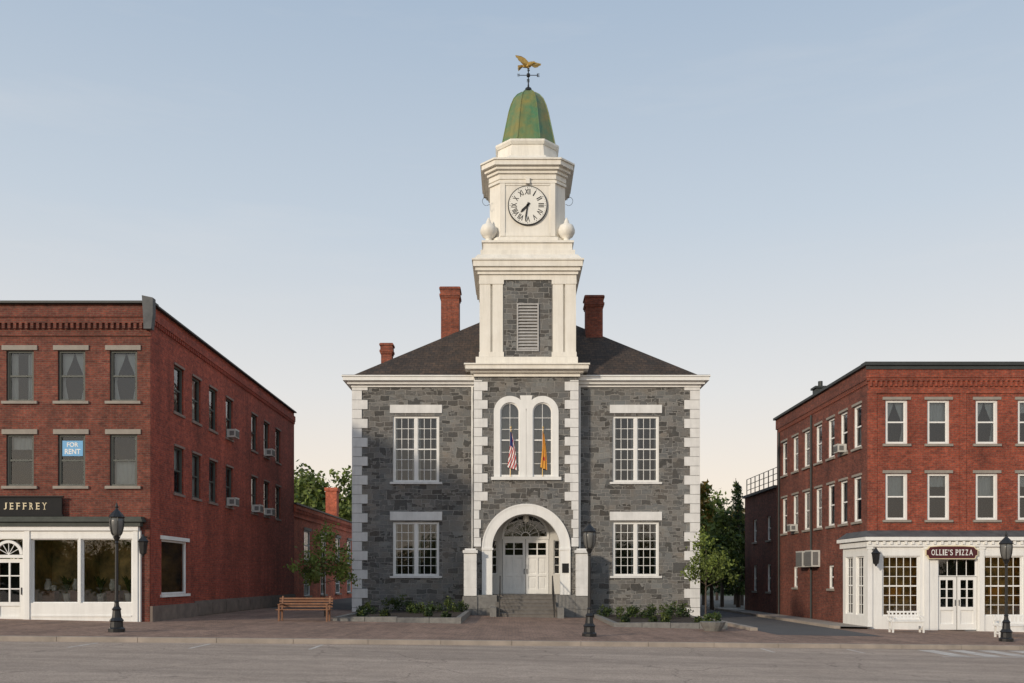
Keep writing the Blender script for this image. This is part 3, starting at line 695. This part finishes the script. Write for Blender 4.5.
mb.box(-.4,-.3,-.12,.0,-.3,zl(3.45))
mb.box(-4.1,-.6,-.15,-.121,zl(.45),zl(.5))
mb.box(-9.1,-.35,-.2,-.001,zl(3.451),zl(3.6))
put(mb,'shopfront',WHITE,lb)
mb=MB(); mb.box(-9.1,-.25,-.26,-.001,zl(3.601),zl(3.75)); mb.box(-9.2,-.15,-.36,-.001,zl(3.751),zl(3.84)); mb.box(-9.15,-.2,-.3,-.001,zl(3.841),zl(3.93)); put(mb,'shop_cornice',GREENT,lb)
for a_,b_ in wins:
    window(lb,((a_+b_)/2,-.12,zb),0,b_-a_,zt-zb,1,1,WHITE,None,room=ROOMW,rd=1.5,glass=GLASSR,name='shop_window',ft=.035)
for k,(x,kind) in enumerate(((-3.8,0),(-3.2,1),(-2.8,0),(-2.0,1),(-1.5,0),(-1.0,1))):
    r=root('shop_display',(LX+x,LY+.6,gz+zb+.02),'display stand with pale goods behind shop window glass' if kind==0 else 'potted plant standing behind shop window glass','shop display' if kind==0 else 'potted plant','displays behind the shop glass')
    if kind==0:
        mb=MB(); mb.box(-.22,.22,-.15,.15,0,.35); mb.box(-.25,.25,-.18,.18,.351,.39); put(mb,'stand',WOOD,r)
        mb=MB(); mb.lathe([(.05,.4),(.11,.45),(.13,.6),(.07,.75),(.09,.82)],-.08,0,10); mb.lathe([(.08,.4),(.09,.55),(.04,.6)],.13,0,10); put(mb,'goods',CURT,r)
    else:
        mb=MB(); mb.lathe([(.1,0),(.15,.28),(.16,.3)],0,0,12); put(mb,'pot',CURT,r)
        mb=MB()
        for q in range(26):
            an_=q*2.4; L=.35+.25*((q*7)%5)/5; c_,s_=math.cos(an_),math.sin(an_)
            mb.poly([(0,0,.3),(c_*L*.3-s_*.04,s_*L*.3+c_*.04,.3+L*.9),(c_*L*.6,s_*L*.6,.3+L*1.2),(c_*L*.3+s_*.04,s_*L*.3-c_*.04,.3+L*.9)])
        put(mb,'plant_leaves',L2,r)
d=door(lb,(-4.92,-.02,-.05),.98,2.25,1,WHITE,0,.7)
mb=MB(); ring(mb,-4.92,zl(2.62),.4,.5,-.1,-.02,10)
for k in range(1,6):
    an=math.pi*k/6; mb.tube((-4.92,-.06,zl(2.62)),(-4.92+.42*math.cos(an),-.06,zl(2.62)+.42*math.sin(an)),.014,seg=4)
mb.box(-5.44,-4.41,-.1,-.02,zl(2.5),zl(2.61))
fl=put(mb,'fanlight',WHITE,lb)
mb=MB(); mb.poly([(-5.44,-.04,zl(2.5)),(-4.41,-.04,zl(2.5)),(-4.41,-.04,zt),(-5.44,-.04,zt)]); put(mb,'pane',GLASSR,fl)
mb=MB(); mb.box(-5.44,-4.41,.4,.42,zl(2.5),zt); put(mb,'recess',ROOM,fl)
s=root('shop_sign',(LX-3.6,LY-.14,zl(4.3)+gz),'black shop sign board with gold capital letters above shopfront','sign')
mb=MB(); mb.box(-6,.6,-.06,.0,-.3,.3); mb.box(-6.05,.65,-.09,.0,.301,.35); mb.box(-6.05,.65,-.09,.0,-.35,-.301); put(mb,'board',SIGNK,s)
mb=MB()
for k,cch in enumerate('JEFFREY'):
    cx_=-1.36+k*.228; mb.text(cch,lambda x,y,z,cx_=cx_:(cx_+x,-.07-z,y),.23,.12 if cch!='J' else .1,0,bold=.006)
    if cch in 'FE': mb.box(cx_-.08,cx_-.015,-.078,-.062,-.117,-.1)
    if cch in 'FER': mb.box(cx_-.085,cx_-.04,-.079,-.062,.1,.117)
    if cch in 'RY': mb.box(cx_-.04 if cch=='Y' else cx_-.085,cx_+.04 if cch=='Y' else cx_-.02,-.078,-.062,-.118,-.102)
    if cch=='Y': mb.box(cx_-.085,cx_-.03,-.078,-.062,.1,.118); mb.box(cx_+.03,cx_+.085,-.078,-.062,.1,.118)
    if cch=='J': mb.box(cx_-.0,cx_+.075,-.078,-.062,.1,.118)
put(mb,'lettering',GOLDP,s)
s=root('window_sign',(LX+fx[2],LY+.1,zl(6.1)+gz),'blue rental notice with white letters in upper window','sign')
mb=MB(); mb.box(-.36,.36,-.012,.0,-.02,.52); put(mb,'board',SIGNB,s)
mb=MB(); mb.text('FOR',lambda x,y,z:(x,-.014-z*.2,.38+y),.16,.4,0,bold=.02); mb.text('RENT',lambda x,y,z:(x,-.014-z*.2,.14+y),.18,.55,0,bold=.02); put(mb,'lettering',SIGNW,s)
def lantern(parent,loc):
    mb=MB(); mb.box(-.03,.03,-.3,0,.55,.6); mb.lathe([(.03,-.12),(.05,-.05),(.12,0),(.17,.38),(.2,.42),(.08,.55),(.02,.66)],0,-.32,6); put(mb,'wall_lamp',BLACK,parent,loc)
lantern(lb,(-.1,-.06,zl(2.65)))
# rear lower wing
rw=root('brick_outbuilding',(LX,LY+DEP+.02,g(LX)),'low red brick rear wing with arched windows and chimney','building')
mb=MB(); ys=[3.2,8.0,13.0,17.5]
h2=zl(6.1)
wall(mb,TS,0,22,-.3,h2,[(y-.75,y+.75,zl(2.9),zl(4.7)) for y in ys]+[(y-.75,y+.75,zl(.7),zl(2.1)) for y in ys],.12)
mb.poly([(-9,22,-.3),(0,22,-.3),(0,22,h2),(-9,22,h2)]); mb.poly([(-9,0,h2-.1),(0,0,h2-.1),(0,22,h2-.1),(-9,22,h2-.1)])
mb.box(.001,.1,0,22,h2-.25,h2-.02); mb.box(.001,.06,0,22,h2-.75,h2-.68)
for i in range(55): mb.box(.001,.08,.05+i*.4,.25+i*.4,h2-.45,h2-.251)
put(mb,'wall',BR_O,rw)
mb=MB(); mb.box(-.3,.15,-.0,22.05,h2,h2+.1); put(mb,'coping',DARKM,rw)
mb=MB(); mb.loft([sq(.4,h2-.2,-.45,13.3),sq(.4,h2+2.0,-.45,13.3)]); mb.loft([sq(.47,h2+2.001,-.45,13.3),sq(.47,h2+2.25,-.45,13.3)]); put(mb,'chimney',BR_O,rw)
for y in ys:
    window(rw,(.07,y,zl(2.9)),math.pi/2,1.5,1.8,2,2,WHITE,'third',.1,(.1,.18),stone=GREYST); window(rw,(.07,y,zl(.7)),math.pi/2,1.5,1.4,2,2,WHITE,None,.1,(.1,.15),stone=GREYST)

# ------------------------------------------------------------------ RIGHT BRICK BUILDING
RX,RY=14.96,37.8
rg=g(16)
rb=root('brick_building',(RX,RY,rg),'three-storey bright red brick building with white pizza shopfront','building')
def zr(z): return z-rg
H=zr(10.7); XR=17; DR=13
mb=MB()
rx=[1.19,2.95,4.98,6.75,8.7,10.5]
R3=(zr(7.43),zr(9.28)); R2=(zr(4.24),zr(6.2))
wall(mb,F,0,XR,zr(3.6),H,[(x-.47,x+.47,*w) for x in rx for w in(R2,R3)],.2)
TR=lambda u,d,z:(d,u,z)
ry=[y-RY for y in (39.0,40.6,42.2,43.9,45.7,47.5,49.4)]
gw=[(ry[2]-.35,ry[2]+.35,zr(1.3),zr(2.4)),(ry[5]-.35,ry[5]+.35,zr(1.3),zr(2.4))]
wall(mb,TR,0,DR,-.4,H,[(y-.45,y+.45,*w) for y in ry for w in(R2,R3)]+gw,.2,1)
mb.poly([(0,DR,-.4),(XR,DR,-.4),(XR,DR,H),(0,DR,H)],1)
mb.box(-.05,XR,-.05,-.001,H-1.15,H-1.05)
mb.box(-.07,XR,-.07,-.001,H-.62,H-.5); mb.box(-.1,XR,-.1,-.001,H-.499,H)
for i in range(80): mb.box(.05+i*.21,.15+i*.21,-.07,-.001,H-.85,H-.621)
for i in range(60): mb.box(-.06,-.001,.05+i*.21,.15+i*.21,H-.75,H-.55,1)
mb.box(-.08,-.001,0,DR,H-.549,H,1)
mb.box(-.04,.35,-.04,-.001,zr(3.7),H-1.151)
mb.box(3.85,4.1,-.04,-.001,zr(3.7),H-1.151); mb.box(7.6,7.85,-.04,-.001,zr(3.7),H-1.151)
put(mb,'wall',[BR_R,BR_L],rb)
mb=MB(); mb.box(-.2,XR,-.22,.3,H+.001,H+.14); mb.box(-.2,.3,.301,DR+.1,H+.001,H+.12); mb.poly([(0,.2,H-.2),(XR,.2,H-.2),(XR,DR,H-.2),(0,DR,H-.2)])
mb.box(-.14,XR,-.14,-.101,H-.16,H)
put(mb,'coping',DARKM,rb)
for i,x in enumerate(rx):
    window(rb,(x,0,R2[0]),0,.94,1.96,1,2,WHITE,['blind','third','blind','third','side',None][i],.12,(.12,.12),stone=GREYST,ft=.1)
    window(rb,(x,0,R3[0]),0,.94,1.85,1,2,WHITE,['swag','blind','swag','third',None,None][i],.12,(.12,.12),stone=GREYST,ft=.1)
for i,y in enumerate(ry):
    window(rb,(0,y,R2[0]),-math.pi/2,.9,1.96,1,2,WHITE,cur[i],.1,(.08,.1),stone=GREYST,ft=.1)
    window(rb,(0,y,R3[0]),-math.pi/2,.9,1.85,1,2,WHITE,cur[(i+2)%7],.1,(.08,.1),stone=GREYST,ft=.1)
for h in gw: window(rb,(0,(h[0]+h[1])/2,h[2]),-math.pi/2,.7,1.1,1,2,WHITE,None,.08,None,ft=.08)
mb=MB(); TF=lambda u,d,z:(u,-.4+d,z)
z0=zr(.12); z1=zr(2.72)
sw=[(.42,2.0),(4.62,6.3),(7.2,9.2)]
wall(mb,TF,-.14,12,-.3,zr(3.35),[(a_,b_,z0+.1,z1) for a_,b_ in sw]+[(2.75,4.42,-.06,z1-.12)],.2)
wall(mb,lambda u,d,z:(-.14+d,u,z),-.4,2.5,-.3,zr(3.35),[(.1,1.0,z0+.1,z1),(1.3,2.2,z0+.1,z1)],.13)
mb.poly([(-.14,2.5,-.3),(0,2.5,-.3),(0,2.5,zr(3.35)),(-.14,2.5,zr(3.35))])
for x in (-.2,2.15,4.45,6.45): mb.box(x,x+.2,-.46,-.401,-.3,zr(3.0)); mb.box(x-.03,x+.23,-.48,-.401,zr(3.001),zr(3.1))
mb.box(-.25,12,-.5,-.401,zr(3.101),zr(3.3)); mb.box(-.25,-.141,-.4,2.6,zr(3.101),zr(3.3))
mb.box(-.35,12.05,-.62,.0-.001,zr(3.351),zr(3.5)); mb.box(-.35,-.001,0,2.7,zr(3.351),zr(3.5))
for i in range(40): mb.box(-.2+i*.3,-.1+i*.3,-.56,-.501,zr(3.2),zr(3.345))
put(mb,'shopfront',WHITE,rb)
mb=MB()
mb.poly([(-.35,-.62,zr(3.51)),(12.05,-.62,zr(3.51)),(12.05,-.01,zr(3.8)),(-.01,-.01,zr(3.8))]); mb.poly([(-.35,-.62,zr(3.51)),(-.01,-.01,zr(3.8)),(-.01,2.4,zr(3.8)),(-.35,2.7,zr(3.51))])
put(mb,'shop_roof',LEADM,rb)
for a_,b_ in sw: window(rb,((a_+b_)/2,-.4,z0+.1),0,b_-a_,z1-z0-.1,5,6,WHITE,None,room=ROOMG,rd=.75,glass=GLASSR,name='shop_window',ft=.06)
for u in (.55,1.75): window(rb,(-.14,u,z0+.1),-math.pi/2,.9,z1-z0-.1,3,6,WHITE,None,room=ROOM,rd=.14+.1,glass=GLASS,name='shop_window',ft=.06)
door(rb,(3.16,-.3,-.02),.8,2.2,1,WHITE,0,.6); door(rb,(4.0,-.3,-.02),.8,2.2,-1,WHITE,0,.6)
window(rb,(3.585,-.38,2.2),0,1.66,z1-.12-2.2,4,1,WHITE,None,name='transom',ft=.04)
lantern(rb,(.0,-.48,zr(2.4)))
s=root('shop_sign',(RX+3.25,RY-.5,zr(2.86)+rg),'maroon pizza shop sign with cream capitals over door','sign')
mb=MB(); pts=[(-1.05,-.1),(-.98,-.12),(-.93,-.24),(.93,-.24),(.98,-.12),(1.05,-.1),(1.05,.1),(.98,.12),(.9,.22),(.5,.25),(-.5,.25),(-.9,.22),(-.98,.12),(-1.05,.1)]
mb.prism(pts,-.06,-.01); put(mb,'board',MAROON,s)
mb=MB(); mb.prism([(x*1.04,z*1.14) for x,z in pts],-.045,-.005); put(mb,'border',GOLDP,s)
mb=MB()
x_=-.86
for cch in "OLLIE'S PIZZA":
    if cch==' ': x_+=.08; continue
    wd={'O':.15,'L':.1,'I':.045,'E':.11,"'":.03,'S':.11,'P':.115,'Z':.12,'A':.15}[cch]; c0=x_+wd/2; hh=.24 if cch!="'" else .08; zz=0 if cch!="'" else .08
    mb.text(cch,lambda x,y,z,c0=c0,zz=zz:(c0+x,-.066-z*.5,zz+y),hh,wd,0,bold=.01)
    if cch in 'LIPE': mb.box(x_-.02,x_+.05,-.072,-.062,.105,.12); mb.box(x_-.02,x_+.05,-.072,-.062,-.12,-.105)
    x_+=wd+.04
dx=-((x_-.04)-.86)/2
mb.v=[(v[0]+dx,v[1],v[2]) for v in mb.v]
put(mb,'lettering',SIGNW,s)
for x in (1.0,5.2):
    mb=MB(); mb.box(-.28,.28,-.01,.0,0,.4); put(mb,'window_poster',FGOLD,None,(RX+x,RY-.23,zr(1.0)+rg),label='small ochre poster behind pizza shop window',category='poster',group='posters in the shop window')
mb=MB(); mb.loft([sq(.3,H-.2,.8,8.2),sq(.3,H+.75,.8,8.2)]); mb.loft([sq(.38,H+.751,.8,8.2),sq(.38,H+.85,.8,8.2)]); mb.tube((.8,8.2,H+.85),(.8,8.2,H+1.15),.12); put(mb,'chimney',DARKM,rb)
for y in (7.0,12.4):
    mb=MB(); mb.tube((-.08,y,-.1),(-.08,y,H-.8),.05); put(mb,'downspout',DARKM,rb)
an=root('brick_annex',(RX,RY+DR+.02,rg),'low brick annex with iron roof deck railing','building')
mb=MB(); ha=zr(6.9)
wall(mb,TR,0,7,-.4,ha,[(1.2,2.0,zr(4.0),zr(5.4)),(4.2,5.0,zr(4.0),zr(5.4)),(1.2,2.0,zr(1.0),zr(2.6)),(4.2,5.0,zr(1),zr(2.6))],.2)
mb.poly([(0,7,-.4),(10,7,-.4),(10,7,ha),(0,7,ha)]); mb.poly([(0,0,ha-.05),(10,0,ha-.05),(10,7,ha-.05),(0,7,ha-.05)])
put(mb,'wall',BR_L,an)
for u,z,h in ((1.6,4.0,1.4),(4.6,4.0,1.4),(1.6,1,1.6),(4.6,1,1.6)): window(an,(0,u,zr(z)),-math.pi/2,.8,h,1,2,WHITE,None,.08,None)
mb=MB(); mb.box(-.15,.2,0,7.1,ha,ha+.15); put(mb,'coping',LEADM,an)
mb=MB()
for k in range(8): mb.tube((.1,.1+k*.97,ha+.1),(.1,.1+k*.97,ha+1.2),.03,seg=6)
for z in (.5,.85,1.2): mb.tube((.1,.1,ha+z),(.1,6.9,ha+z),.02,seg=6)
put(mb,'railing',BLACK,an)
def ac(loc,rot,w=.56,h=.36,d=.34,label='white window air conditioner jutting from brick wall',grp='air conditioners on the brick walls'):
    r=root('air_conditioner',loc,label,'air conditioner',grp); r.rotation_euler=(0,0,rot)
    mb=MB(); mb.box(-w/2,w/2,-d,.05,0,h); mb.box(-w/2-.01,w/2+.01,-d-.01,-d+.02,h-.03,h+.01); put(mb,'case',ACM,r)
    mb=MB(); mb.box(-w/2+.04,w/2-.04,-d-.016,-d-.001,.04,h-.06)
    for k in range(6): z=.06+k*(h-.14)/6; mb.box(-w/2+.05,w/2-.05,-d-.026,-d-.017,z,z+.02)
    for sx in(-1,1):
        x=sx*(w/2+.004); mb.box(min(x,x+sx*.004),max(x,x+sx*.004),-d+.06,-.08,.08,h-.08)
    put(mb,'grille',ACG,r)
for y,z in ((40.3,8.05),(46.4,8.05),(40.3,5.0),(44.2,5.0),(46.4,5.0)): ac((LX+.02,y,z+.02),math.pi/2)
for y in (44.2,45.6): ac((RX-.02,y,2.35),-math.pi/2,1.0,.8,.4,'white condenser unit fixed on brick side wall')
ac((RX-.02,47.5,4.26),-math.pi/2)
ac((RX-.02,40.6,7.45),-math.pi/2)

# ------------------------------------------------------------------ STREET LAMPS
r=root('street_lamp',(-11.42,26.0,g(-11.42)),'black cast iron street lamp on brick pavement beside brick building','street lamp','black lamps along the kerb')
mb=MB()
mb.lathe([(.23,0),(.23,.1),(.18,.14),(.17,.3),(.2,.33),(.13,.42),(.11,.62),(.13,.66),(.075,.74),(.06,.85),(.075,.88),(.052,.92),(.042,2.55),(.06,2.58),(.045,2.62),(.08,2.7),(.11,2.76),(.04,2.78)],0,0,12)
put(mb,'post',BLACK,r)
mb=MB(); mb.lathe([(.1,2.78),(.14,2.85),(.18,3.0),(.2,3.2),(.18,3.3)],0,0,12); put(mb,'lamp_shade',LGLASS,r,smooth=True)
mb=MB(); mb.lathe([(.21,3.3),(.225,3.32),(.19,3.38),(.12,3.46),(.06,3.52),(.03,3.58),(.045,3.62),(.012,3.74)],0,0,12)
for k in range(6):
    an_=k*math.pi/3
    for (a0,z0_),(a1,z1_) in (((.105,2.78),(.155,2.85)),((.155,2.85),(.195,3.0)),((.195,3.0),(.212,3.2)),((.212,3.2),(.2,3.31))):
        mb.tube((a0*math.cos(an_),a0*math.sin(an_),z0_),(a1*math.cos(an_),a1*math.sin(an_),z1_),.012,seg=4)
put(mb,'lamp_cap',BLACK,r)
clone(r,(2.45,28.5,g(2.45)),label='black cast iron street lamp on pavement before courthouse steps')
clone(r,(16.75,30.5,g(16.75)),label='black cast iron street lamp on pavement outside pizza shop')

# ------------------------------------------------------------------ vegetation
rng=np.random.default_rng(5)
def leaves(blobs,n,leaf,mats,name,parent=None,flat=.0,loc=(0,0,0),**props):
    P=[];M=[]
    vol=np.array([b[3]*b[4]*b[5] for b in blobs])**.67; vol/=vol.sum()
    for b,f in zip(blobs,vol):
        k=max(20,int(n*f)); nc=max(4,k//28)
        d=rng.normal(size=(nc,3)); d/=np.linalg.norm(d,axis=1)[:,None]
        cen=d*(rng.uniform(.45,1.05,(nc,1)))
        idx=rng.integers(0,nc,k)
        p=cen[idx]*np.array(b[3:6])+rng.normal(size=(k,3))*(.17*min(b[3:6])+leaf*.6)
        tone=d[:,2]*.5-d[:,0]*.25+rng.normal(size=nc)*.45  # lighter leaf colours on upper left clumps, darker below: light put into colour
        t=tone[idx]+rng.normal(size=k)*.25
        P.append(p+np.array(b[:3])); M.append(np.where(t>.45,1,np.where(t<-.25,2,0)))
    P=np.concatenate(P);M=np.concatenate(M);k=len(P)
    a=rng.normal(size=(k,3)); a/=np.linalg.norm(a,axis=1)[:,None]; b2=rng.normal(size=(k,3)); b2-= (b2*a).sum(1)[:,None]*a; b2/=np.linalg.norm(b2,axis=1)[:,None]
    s=leaf*rng.uniform(.6,1.3,(k,1))
    V=np.stack([P-a*s,P+b2*s*.55,P+a*s,P-b2*s*.55],1).reshape(-1,3)
    mb=MB(); mb.v=[tuple(v) for v in V.tolist()]; mb.f=[(4*i,4*i+1,4*i+2,4*i+3) for i in range(k)]; mb.m=M.tolist()
    return put(mb,name,mats,parent,loc,**props)
def tree(x,y,h,r,label,n=5000,leaf=.16,mats=None,trunk=.35,kindname='tree',tr=.12,grp=None,squash=1.):
    z=g(x) if y<120 else -.1
    t=root(kindname,(x,y,z),label,'tree',grp)
    mb=MB(); hb=h*trunk
    top=Vector((random.uniform(-.1,.1)*r,0,h*.8)); base=Vector((0,0,-.1)); fork=Vector((random.uniform(-.05,.05),0,hb))
    mb.tube(base,fork,tr,tr*.75); mb.tube(fork,top,tr*.75,tr*.15)
    blobs=[]
    for k in range(9):
        an_=k*2.4+random.uniform(-.3,.3); f=.15+.75*k/9; st=fork.lerp(top,f*.7)
        L=r*(.8-.4*f); e=st+Vector((math.cos(an_)*L,math.sin(an_)*L,random.uniform(.1,.3)*h*.5))
        mb.tube(st,e,tr*.4,tr*.08,6); rr=r*random.uniform(.3,.5)
        blobs.append((e.x,e.y,min(e.z,h-rr*.7),rr,rr,rr*.8*squash))
    blobs.append((top.x,top.y,h-r*.4,r*.4,r*.4,r*.5))
    blobs.append((0,0,(hb+h)/2,r*.6,r*.6,(h-hb)*.4))
    put(mb,'trunk',BARK,t)
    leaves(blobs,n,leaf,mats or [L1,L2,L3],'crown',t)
    return t
tree(-8.0,38.5,3.8,1.35,'small leafy street tree beside courthouse lawn',2300,.08,[L5,L5,L2],.33,tr=.045)
tree(8.6,40,4.1,1.25,'small leafy street tree at courthouse corner',1600,.075,[L5,L5,L2],.34,tr=.045)
for i,(x,y,h,r) in enumerate([(-17,92,12.0,4.5),(-20.5,90,11.5,4),(-23,96,12.5,4.5),(-14.5,100,11.5,4)]):
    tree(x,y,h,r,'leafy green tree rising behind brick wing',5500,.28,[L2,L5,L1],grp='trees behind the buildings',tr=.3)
for i,(x,y,h,r,mt) in enumerate([(14.9,70,9.2,1.3,[L5,L4,L2]),(15.4,66,7.0,1.5,[L2,L5,L1]),(18.4,72,7.6,2.2,[L2,L4,L1]),(15.6,86,11.0,1.8,[L5,L4,L2]),(13.0,58.5,4.2,1.4,[L2,L5,L1]),(20.5,90,10.5,3.0,[L2,L5,L1]),(12.4,64,3.6,1.4,[L5,L4,L2])]):
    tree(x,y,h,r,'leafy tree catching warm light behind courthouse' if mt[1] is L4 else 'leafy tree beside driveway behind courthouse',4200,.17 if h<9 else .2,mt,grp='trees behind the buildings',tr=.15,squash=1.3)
def conifer(x,y,h,w,n):
    t=root('conifer_tree',(x,y,g(x)),'dark narrow pointed conifer behind courthouse','tree','conifers behind the courthouse')
    mb=MB(); mb.tube((0,0,0),(0,0,h),.18,.02); put(mb,'trunk',BARK,t)
    bl=[]
    for k in range(16):
        f=k/16; rr=w*(1-f)+.06
        for j in range(5): an_=j*1.256+k; bl.append((rr*.6*math.cos(an_),rr*.6*math.sin(an_),1.2+f*(h-1.2),rr*.42,rr*.42,.2))
    leaves(bl,n,.11,[L1,L2,L3],'crown',t)
conifer(16.6,66,9.2,1.3,5000); conifer(18.4,74,10.4,1.5,5000)
bl=[(x+random.uniform(-2,2),160+random.uniform(-8,8),random.uniform(2,4),4.5,4,random.uniform(3,5)) for x in range(-100,110,6)]
leaves(bl,26000,.55,[L1,L2,L3],'far_woods',kind='stuff')
bl=[(x+random.uniform(-2,2),-34+random.uniform(-4,4),random.uniform(2.0,4.0),4,3.5,random.uniform(2.6,4.0)) for x in range(-70,80,5)]
leaves(bl,42000,.6,[L5,L4,L2],'opposite_woods',kind='stuff')  # shaded side given sunlit leaf colours, for warm reflections in shop glass

def bed(x0,x1,y0,y1,label):
    r=root('garden_bed',((x0+x1)/2,y0,g((x0+x1)/2)),label,'garden bed')
    cx=(x0+x1)/2; mb=MB(); n=int((x1-x0)/1.0); h=.2; w=(x1-x0)/n
    for k in range(n): mb.box(x0-cx+k*w+.01,x0-cx+(k+1)*w-.01,0,.2,-.2,h+random.uniform(-.02,.02))
    for sx in (x0-cx,x1-cx-.2):
        for k in range(int((y1-y0)/1.1)): mb.box(sx,sx+.2,.21+k*1.1,.21+k*1.1+1.08,-.2,h)
    put(mb,'edging',GRANP,r)
    mb=MB(); mb.box(x0-cx+.2,x1-cx-.2,.2,y1-y0,-.2,h-.05); put(mb,'soil',SOIL,r)
bed(-6.9,-1.95,34.6,43.8,'granite edged garden bed against courthouse wall')
bed(3.9,8.3,34.6,43.8,'granite edged garden bed beside courthouse driveway')
shr=[]
for sx in(0,1):
    for k in range(7):
        x=(-6.3+k*.65 if sx==0 else 4.3+k*.58); y=random.uniform(39,42.5); shr.append((x,y,random.uniform(.28,.5)))
    for k in range(4):
        x=(-6.2+k*1.25 if sx==0 else 4.5+k*1.0)+random.uniform(-.3,.3); shr.append((x,random.uniform(35.4,37.2),random.uniform(.13,.22)))
for x,y,rr in shr:
    z=g(x)+.12
    leaves([(0,0,rr*.6,rr,rr,rr*.7),(rr*.4,0,rr*.8,rr*.6,rr*.6,rr*.5)],420,.055,[L1,L2,L3] if rr>.25 else [L3,L2,L3],'shrub',loc=(x,y,z),label='low dark green shrub in granite edged garden bed' if rr>.25 else 'very small leafy plant at garden bed front',category='shrub',group='shrubs in the courthouse beds')
# ------------------------------------------------------------------ benches & planters
r=root('park_bench',(-7.85,34.0,g(-7.85)),'brown slatted wooden bench on brick pavement','bench')
mb=MB()
for k in range(4): mb.box(-1.02,1.02,-.25+k*.13,-.25+k*.13+.1,.43,.46)
put(mb,'seat',WOOD,r)
mb=MB()
for k in range(4):
    z=.52+k*.1; y=.28+k*.025; mb.box(-1.02,1.02,y,y+.025,z,z+.065)
put(mb,'backrest',WOOD,r)
for x in(-.9,.9):
    mb=MB(); mb.box(-.03,.03,-.24,-.18,0,.62); mb.box(-.03,.03,.24,.3,0,.5); mb.loft([[(-.03,.26,.5),(.03,.26,.5),(.03,.31,.5),(-.03,.31,.5)],[(-.03,.37,.95),(.03,.37,.95),(.03,.41,.95),(-.03,.41,.95)]]); mb.box(-.03,.03,-.18,.24,.37,.42); mb.box(-.04,.04,-.26,.3,.621,.66)
    put(mb,'leg',WOOD,r,(x,0,0))
def wbench(x,y,w,label):
    r=root('shop_bench',(x,y,g(x)+.005),label,'bench','white benches outside the shop')
    mb=MB()
    for k in range(3): mb.box(-w/2,w/2,-.2+k*.14,-.2+k*.14+.12,.42,.46)
    mb.box(-w/2+.05,w/2-.05,-.17,-.14,.26,.418)
    put(mb,'seat',WHITE,r)
    mb=MB()
    mb.box(-w/2,w/2,.23,.27,.5,.57); mb.box(-w/2,w/2,.24,.28,.76,.83)
    for k in range(9): xx=-w/2+.06+k*(w-.12)/8; mb.box(xx-.03,xx+.03,.242,.262,.571,.759)
    put(mb,'backrest',WHITE,r)
    for sx in(-1,1):
        mb=MB(); mb.box(-.03,.03,-.18,-.12,0,.418); mb.box(-.03,.03,.14,.2,0,.418); mb.box(-.025,.025,-.12,.14,.12,.18); mb.box(-.02,.02,.2,.228,.3,.82); mb.box(-.035,.035,-.2,.2,.6,.64); mb.box(-.025,.025,-.18,-.13,.461,.599); put(mb,'leg',WHITE,r,(sx*(w/2-.06),0,0))
wbench(15.3,34.9,1.3,'plain white wooden bench under shop window'); wbench(18.4,33.0,1.3,'plain white wooden bench beside lamp on pavement')
r=root('stone_planter',(7.4,33.2,g(7.4)),'low round stone planter with green plants','planter')
mb=MB(); mb.lathe([(.3,0),(.42,.2),(.48,.34),(.4,.36)],0,0,16); put(mb,'bowl',GRANP,r); leaves([(0,0,.45,.4,.4,.16)],400,.05,[L1,L2,L3],'foliage',r)

# ------------------------------------------------------------------ world, sun, camera
w=bpy.data.worlds.new('World'); scene.world=w; w.use_nodes=True; nt=w.node_tree
bg=nt.nodes['Background']; sky=N(nt,'ShaderNodeTexSky'); sky.sky_type='NISHITA'; sky.sun_disc=False
EL,AZ=17,221
sky.sun_elevation=math.radians(EL); sky.sun_rotation=math.radians(AZ); sky.dust_density=2.0; sky.ozone_density=1.5; sky.air_density=1.0
tc=N(nt,'ShaderNodeTexCoord'); sp=N(nt,'ShaderNodeSeparateXYZ'); nt.links.new(tc.outputs['Generated'],sp.inputs[0])
grad=ramp(nt,sp.outputs['Z'],[(0.,(1.05,.85,.65)),(.09,(.98,.86,.73)),(.2,(.81,.8,.785)),(.36,(.59,.665,.745)),(.56,(.405,.51,.645)),(1.,(.24,.35,.52))])
mp=N(nt,'ShaderNodeMapping'); mp.inputs['Scale'].default_value=(1.2,1.2,9); nt.links.new(tc.outputs['Generated'],mp.inputs[0])
cl=ramp(nt,noise(nt,mp.outputs[0],2.2,7,.6),[(.54,0.),(.85,.16)])
grad=mixc(nt,cl,grad,(.92,.86,.8))
sc=N(nt,'ShaderNodeVectorMath',operation='SCALE'); nt.links.new(grad,sc.inputs[0]); sc.inputs['Scale'].default_value=8.33
mixed=mixc(nt,.92,sky.outputs[0],sc.outputs[0])
nt.links.new(mixed,bg.inputs['Color']); bg.inputs['Strength'].default_value=.12
sd=bpy.data.lights.new('sun','SUN'); sd.energy=2.5; sd.angle=math.radians(4); sd.color=(1,.86,.68)
so=bpy.data.objects.new('sun',sd); COL.objects.link(so)
dv=Vector((math.sin(math.radians(AZ))*math.cos(math.radians(EL)),math.cos(math.radians(AZ))*math.cos(math.radians(EL)),math.sin(math.radians(EL))))
so.rotation_euler=dv.to_track_quat('Z','Y').to_euler(); so.location=(-20,-20,30)
cd=bpy.data.cameras.new('camera'); co=bpy.data.objects.new('camera',cd); COL.objects.link(co)
co.location=(0,0,1.8); co.rotation_euler=(math.pi/2,0,0); cd.sensor_width=36; cd.lens=900/1024*36; cd.shift_y=(578-341.5)/1024; cd.clip_end=5000
scene.camera=co
scene.view_settings.view_transform='Standard'; scene.view_settings.look='None'; scene.view_settings.exposure=0
